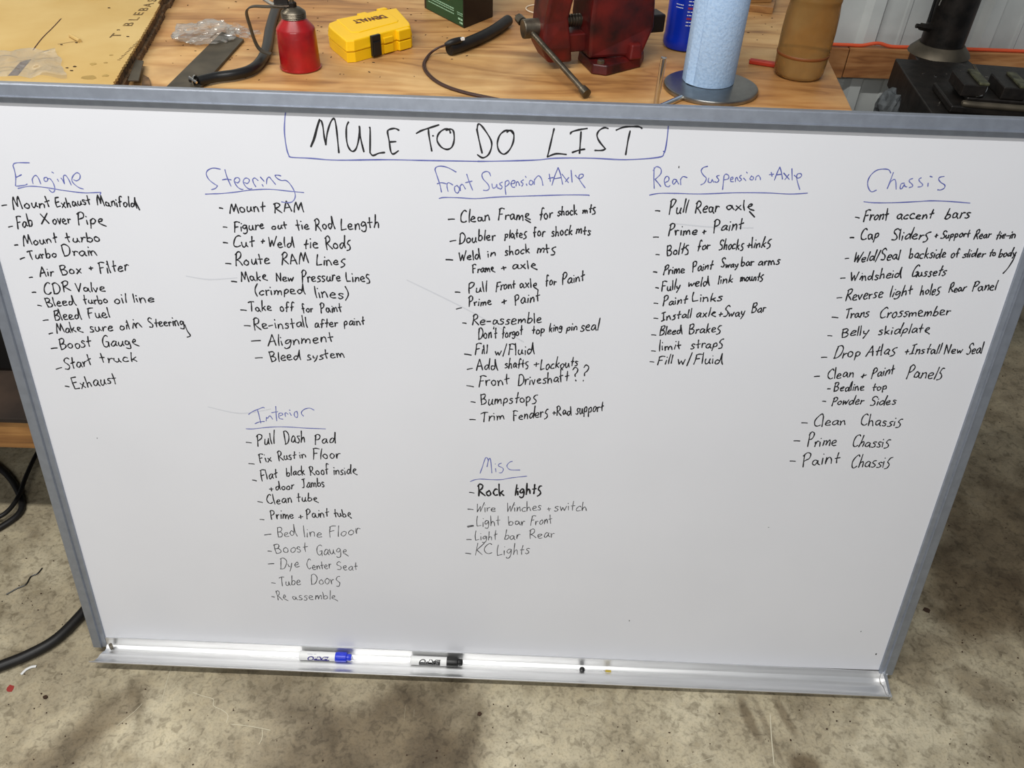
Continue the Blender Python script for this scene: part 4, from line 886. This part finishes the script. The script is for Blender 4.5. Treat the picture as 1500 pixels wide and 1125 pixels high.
mesh('roll_core', MB().lathe([(.0180,.0005),(.0198,.0005),(.0198,.265),(.0180,.265),(.0180,.0005)], 32, None, cap=False), MT['core'], tr_, sm=True)
a0 = -1.15; fl_ = MB(); vs = []
for i in range(9):
    a = a0+i*.05; r = .0512 + .0012*(1-i/8); vs += [(r*math.sin(a), -r*math.cos(a), .001), (r*math.sin(a), -r*math.cos(a), .262)]
fl_.add(vs, [(2*i, 2*i+2, 2*i+3, 2*i+1) for i in range(8)]); mesh('loose_sheet_edge', fl_, MT['towel'], tr_, sm=True)
# ------------------------------------------------------------------ amber jug
q = at(1168, 110, BZ); jg = thing('plastic_jug', 'cloudy amber plastic bottle with a brown sediment line near the bench corner', 'bottle', (q.x, q.y, BZ+.0003))
mesh('jug_body', MB().lathe([(.038,0),(.0455,.003),(.0490,.010),(.0505,.030),(.0515,.060),(.0518,.090),(.0505,.118),(.0485,.135),(.0478,.142),(.0490,.146),(.0490,.151),(.0475,.154),(.0475,.161),(.0490,.164),(.0490,.170),(.047,.174)], 56), MT['amber'], jg, sm=True)
mesh('sediment_line', MB().lathe([(.0510,.0420),(.0518,.0430),(.0521,.0470),(.0514,.0480)], 56, None, cap=False), MT['amber_line'], jg, sm=True)
# ------------------------------------------------------------------ red pencil, yellow block
pa, pb = at(1098, 89, BZ+.005), at(1150, 97, BZ+.005)
pn = thing('carpenter_pencil', 'red flat carpenter pencil lying behind the amber bottle', 'pencil', tuple((pa+pb)/2), math.atan2(pb.y-pa.y, pb.x-pa.x))
L_ = (pb-pa).length/2
mesh('pencil_body', MB().box(-L_, -.0075, -.0045, L_, .0075, .0045), MT['red_pen'], pn, bevel=.002)
mesh('pencil_tip', MB().add([(L_,-.006,-.0035),(L_,.006,-.0035),(L_,.006,.0035),(L_,-.006,.0035),(L_+.014,0,0)], [(0,1,4),(1,2,4),(2,3,4),(3,0,4),(3,2,1,0)]), MT['stud'], pn)
q = [at(x, y, BZ) for x, y in ((1088,16),(1131,21),(1136,2),(1100,-6))]
tag(mesh('wood_block', MB().prism([(v.x, v.y) for v in q], BZ+.0004, BZ+.016), MT['stud'], bevel=.001), 'small yellow-brown wood block lying behind the blue towel roll', 'wood block')
q = [at(x, y, BZ+.017) for x, y in ((1096,4),(1130,3),(1132,-14),(1098,-14))]
tag(mesh('wood_block', MB().prism([(v.x, v.y) for v in q], BZ+.0164, BZ+.028), MT['stud'], bevel=.001), 'second wood block stacked on the small yellow-brown one', 'wood block')
# dark grit scattered over the plywood
mb = MB(); rr = random.Random(9)
for px, py in [(648,54),(655,56),(662,87),(684,82),(533,92),(473,78),(465,45),(466,38),(597,13),(265,82),(275,8),(335,12),(390,40),(392,33),(468,46),(602,22),(485,84),(480,2),(1170,20),(1098,88),(700,64),(755,23),(365,98),(340,85),(337,88),(346,82),(328,92),(300,96)] + [(rr.uniform(240,760), rr.uniform(2,118)) for _ in range(60)] + [(rr.uniform(1060,1140), rr.uniform(20,60)) for _ in range(14)]:
    q = at(px, py, BZ); r = rr.uniform(.0012, .003); a = rr.uniform(0, 3)
    mb.box(-r, -r*.35, 0, r, r*.35, r*.4, Matrix.Translation((q.x, q.y, BZ+.0002)) @ Matrix.Rotation(a, 4, 'Z'), r*.2)
o = mesh('bench_grit', mb, MT['crumb']); o['kind'] = 'stuff'; tag(o, 'dark crumbs and splinters scattered over the plywood bench top', 'debris')
# ------------------------------------------------------------------ extension cord lying on the girt
P = []
for i, (px, py) in enumerate([(1180,69),(1222,70),(1245,71),(1262,69),(1285,66),(1305,67),(1335,69),(1360,71),(1390,74),(1420,75.5),(1450,76),(1475,77),(1500,76),(1530,75)]):
    v = atY(px, py, 1.608); P.append(Vector((v.x, 1.608, .9325 + (.008 if 1275 < px < 1300 else 0))))
P = [Vector((-.9, 1.61, .931)), Vector((.2, 1.608, .931)), Vector((.8, 1.612, .931))] + P + [Vector((2.4, 1.61, .9335))]
tag(mesh('extension_cord', MB().tube(P, .0052, 10), MT['orange'], None, sm=True), 'orange extension cord lying along the wooden girt', 'cord')
# ------------------------------------------------------------------ drill press on a stand at the right
DR = math.radians(-7); D0 = Vector((1.04, 1.275, 0)); DZ = 1.0
dm = lambda x, y, z: (Matrix.Translation(D0) @ Matrix.Rotation(DR, 4, 'Z')) @ Vector((x, y, z))
dp = thing('drill_press', 'black drill press with a thick column and oily base right of the bench', 'drill press', tuple(D0), DR)
q = [(0,0),(-.012,-.19),(-.022,-.52),(.50,-.52),(.52,0)]
mesh('base_casting', MB().prism([(0,0),(-.004,-.19),(-.004,-.50),(.62,-.50),(.62,0)], DZ-.075, DZ, None, .0), MT['iron'], dp, bevel=.003)
mesh('base_foot', MB().prism([(.0,-.03),(.0,-.47),(.60,-.47),(.60,-.03)], DZ-.105, DZ-.0755), MT['iron'], dp, bevel=.003)
cc = (.150, .125)
mesh('column_foot', MB().prism([(.07,.0),(.23,.0),(.21,.18),(.09,.18)], DZ-.06, DZ-.015), MT['iron'], dp, bevel=.004)
mesh('column_flange', MB().lathe([(.084,DZ-.0145),(.080,DZ-.006),(.068,DZ+.006),(.062,DZ+.012)], 40, Matrix.Translation((*cc, 0))), MT['flat'], dp, sm=True)
mesh('column', MB().lathe([(.058,DZ+.0),(.058,DZ+1.0)], 40, Matrix.Translation((*cc, 0))), MT['iron'], dp, sm=True)
mesh('column_bolt', MB().cyl((cc[0]-.050, cc[1]-.02, DZ+.055), (cc[0]-.082, cc[1]-.03, DZ+.060), .010, .010, 6).cyl((cc[0]-.080, cc[1]-.03, DZ+.060), (cc[0]-.095, cc[1]-.033, DZ+.062), .006, .006, 8), MT['iron'], dp)
mesh('power_cable', MB().tube([(cc[0]-.061, cc[1]-.02, DZ+.07), (cc[0]-.064, cc[1]-.02, DZ+.14), (cc[0]-.060, cc[1]-.025, DZ+.3), (cc[0]-.066, cc[1]-.02, DZ+.6)], .004, 8), MT['blk'], dp, sm=True)
mesh('steel_wire', MB().tube([(cc[0]-.058, cc[1]-.045, DZ+.12), (cc[0]-.055, cc[1]-.050, DZ+.2), (cc[0]-.056, cc[1]-.046, DZ+.45)], .0014, 6), MT['chrome'], dp, sm=True)
st = MB()
st.box(.04, -.44, .86, .58, -.04, DZ-.106)
mesh('stand_top', st, MT['iron'], dp, bevel=.003)
mesh('stand_pedestal', MB().box(.05, -.20, FL+.02, .17, -.06, .8595), MT['iron'], dp, bevel=.004)
mesh('stand_foot', MB().box(.0, -.26, FL, .22, .0, FL+.02), MT['iron'], dp, bevel=.004)
mb = MB(); rr = random.Random(21)
for _ in range(190):
    x = rr.uniform(.03, .6); y = -rr.betavariate(2, 1.6)*.46; r = rr.uniform(.0012, .0042)
    mb.box(-r, -r*.25, 0, r, r*.25, r*.3, Matrix.Translation((x, y, DZ+.0002)) @ Matrix.Rotation(rr.uniform(0,3.1), 4, 'Z') @ Matrix.Rotation(rr.uniform(-.2,.2), 4, 'X'), r*.05)
o = mesh('metal_shaving', mb, MT['shav'], dp); o['kind'] = 'stuff'
# drill-press vise standing on the base
v0 = at(1428, 118, DZ+.055); dv_ = thing('machine_vise', 'small grimy steel machine vise standing on the drill press base', 'vise', (v0.x, v0.y, DZ+.0006), DR)
mesh('vise_bed', MB().box(-.06, -.075, 0, .26, .085, .018).box(-.02, -.045, .018, .26, .060, .030), MT['iron'], dv_, bevel=.004)
mesh('bed_channel', MB().tube([(-.03,-.066,.022),(.0,-.072,.022),(.26,-.072,.022)], .008, 10), MT['flat'], dv_, sm=True)
def jaw(x): return MB().box(x-.042,-.045,.0305,x+.012,.055,.058)
def jaw_top(x): return MB().box(x-.008,-.046,.0582,x+.014,.056,.064)
mesh('jaw_insert', jaw_top(.004), MT['green_grime'], mesh('fixed_jaw', jaw(.004), MT['iron'], dv_, bevel=.002), bevel=.0015)
mesh('jaw_insert', jaw_top(.094), MT['green_grime'], mesh('moving_jaw', jaw(.094), MT['iron'], dv_, bevel=.002), bevel=.0015)
prof = []
for i in range(26): prof += [(.0065, i*.006), (.0085, i*.006+.0015), (.0085, i*.006+.003), (.0065, i*.006+.0045)]
mesh('vise_screw', MB().lathe(prof, 14, Matrix.Translation((.105, .03, .042)) @ Matrix.Rotation(math.pi/2, 4, 'Y')), MT['steel'], dv_, sm=True)
mesh('vise_pin', MB().cyl((.018,.085,.064), (.036,.015,.038), .0028, n=8), MT['steel'], dv_, sm=True)
mesh('wire_clip', MB().tube([(-.004,-.052,.034),(.010,-.046,.036),(.022,-.030,.045),(.024,-.012,.055)], .0015, 6), MT['chrome'], dv_, sm=True)
# grey rag hanging off the stand
q = atY(1300, 146, 1.06)
rg = crumple(0, 0, -.03, .030, .030, .042, 12, .35, 3)
tag(mesh('grey_rag', rg, MT['grey_rag'], None, loc=(q.x+.004, q.y, q.z-.02)), 'grey crumpled rag tucked beside the drill press base', 'rag')
# ------------------------------------------------------------------ things on the floor
hz = FL + .0135
P = [at(x, y, hz) for x, y in ((-120,1015),(-60,1000),(0,976),(40,960),(80,938),(112,908),(135,880),(170,830))] + [Vector((-.80,.34,hz)), Vector((-.62,.50,hz)), Vector((-.45,.62,hz))]
tag(mesh('floor_hose', MB().tube(P, .0125, 14), MT['rubber'], None, sm=True), 'thick black rubber hose crossing the floor and running behind the whiteboard', 'hose')
def cable(pts, r, label, name='black_cable'):
    P = [at(x, y, FL+r+.0005) if len(v) == 2 else v for v in pts for x, y in [v[:2]]]
    tag(mesh(name, MB().tube(P, r, 10), MT['rubber'], None, sm=True), label, 'cable')
cable([(-80,650),(-30,668),(2,688),(20,708),(32,735),(28,752),(8,768),(-20,782),(-80,800)], .0085, 'thicker black cable looping on the floor under the bench')
P = [at(x, y, FL+.0245) for x, y in ((-60,770),(-10,760),(12,748),(28,725),(38,698),(52,668),(70,640),(100,600))]
tag(mesh('black_cable', MB().tube(P, .006, 10), MT['rubber'], None, sm=True), 'thinner black cable crossing over the loop and running under the bench', 'cable')
tw = [at(x, y, FL+.002) for x, y in ((9,871),(25,862),(38,856),(45,845),(55,840),(62,832))]
tag(mesh('dark_wire', MB().tube(tw, .0017, 6), MT['blk'], None, sm=True), 'short kinked dark wire lying on the concrete left of the board', 'wire')
sc_ = [at(x, y, FL+.003) for x, y in ((31,988),(38,981),(46,977),(53,976))]
tag(mesh('white_strip', MB().tube(sc_, .0032, 6, flat=.35), MT['wht'], None, sm=True), 'small curved white plastic strip beside the black hose', 'scrap')
def blot(px, py, r, name, m, label=None, cat=None, n=9, hgt=.0006, parent=None):
    q = at(px, py, FL); mb = MB().prism([(r*math.cos(i*2*math.pi/n)*random.uniform(.7,1.15), r*math.sin(i*2*math.pi/n)*random.uniform(.7,1.15)) for i in range(n)], 0, hgt)
    o = mesh(name, mb, m, parent, loc=(q.x, q.y, FL+.0002) if parent is None else (q.x, q.y, FL+.0002)); 
    if label: tag(o, label, cat)
    return o
blot(15, 1009, .0095, 'paint_spot', MT['redspot'], parent=fl)
tag(blot(67, 1022, .005, 'metal_crumb', MT['crumb'], hgt=.004), 'dark crumb on the concrete right of the red paint spot', 'crumb')
tag(blot(1357, 894, .0085, 'dark_leaf_scrap', MT['crumb'], n=6, hgt=.002), 'dark flat scrap on the floor to the right of the whiteboard', 'scrap')
tag(blot(702, 1046, .0055, 'dark_chip', MT['crumb'], n=5, hgt=.003), 'dark square chip on the floor below the black marker', 'chip')
mb = MB(); rr = random.Random(33)
for px, py in [(905,1065),(912,1062),(1215,1033),(1211,1068),(1245,1057),(1326,1032),(1391,1090),(1405,1120),(1417,1118),(1245,1092),(640,1100),(1040,1090),(1015,1102),(766,1005),(213,1010),(62,1000),(1363,755),(1460,568),(1386,757),(1390,770),(1435,850),(35,915),(92,915),(88,640)] + [(rr.uniform(0,1500), rr.uniform(1030,1125)) for _ in range(70)] + [(rr.uniform(1370,1500), rr.uniform(500,1030)) for _ in range(60)] + [(rr.uniform(0,110), rr.uniform(780,1100)) for _ in range(26)]:
    q = at(px, py, FL); r = rr.uniform(.0007, .0024)
    mb.prism([(q.x+r*math.cos(i*1.2566)*rr.uniform(.4,1.3), q.y+r*math.sin(i*1.2566)*rr.uniform(.3,1.1)) for i in range(5)], FL+.0002, FL+.0018)
o = mesh('floor_grit', mb, MT['crumb']); o['kind'] = 'stuff'; tag(o, 'dark specks of grit scattered over the concrete floor', 'debris')
def scr(pts, w=.0012): line_on(pts, FL, w, 'scratch', MT['scratch'], fl, .0004)
scr([(282,1014),(295,1019),(312,1024),(313,1034),(325,1040),(334,1048),(331,1060)]); scr([(337,1061),(360,1063),(383,1067),(397,1070)]); scr([(384,1068),(384,1080),(379,1091)])
scr([(251,977),(244,1000),(237,1026)], .0009); scr([(237,1027),(236,1044)], .0016); scr([(278,975),(273,1008)], .001); scr([(209,1030),(195,1044),(170,1064)], .0009)
scr([(190,1071),(207,1069)], .0009); scr([(305,1073),(297,1085)], .0009); scr([(594,1033),(592,1056)], .0011); scr([(607,1039),(606,1050)], .001); scr([(872,1008),(873,1045)], .0016); scr([(746,1076),(747,1092)], .0016)
scr([(1002,1124),(1022,1117),(1048,1109)], .001); scr([(1128,1045),(1130,1080),(1134,1122)], .0022); scr([(1165,1088),(1166,1110)], .001); scr([(1325,1087),(1345,1088)], .0009); scr([(1296,1097),(1318,1105)], .0009)

for o in COL.objects:
    k = o.name.split('.')[0]
    g = {'dry_erase_marker': 'dry-erase markers on the tray', 'steel_offcut': 'steel offcuts beside the cardboard', 'wood_block': 'wood blocks behind the towel roll', 'black_cable': 'black cables on the floor under the bench'}.get(k)
    if g and not o.parent: o['group'] = g
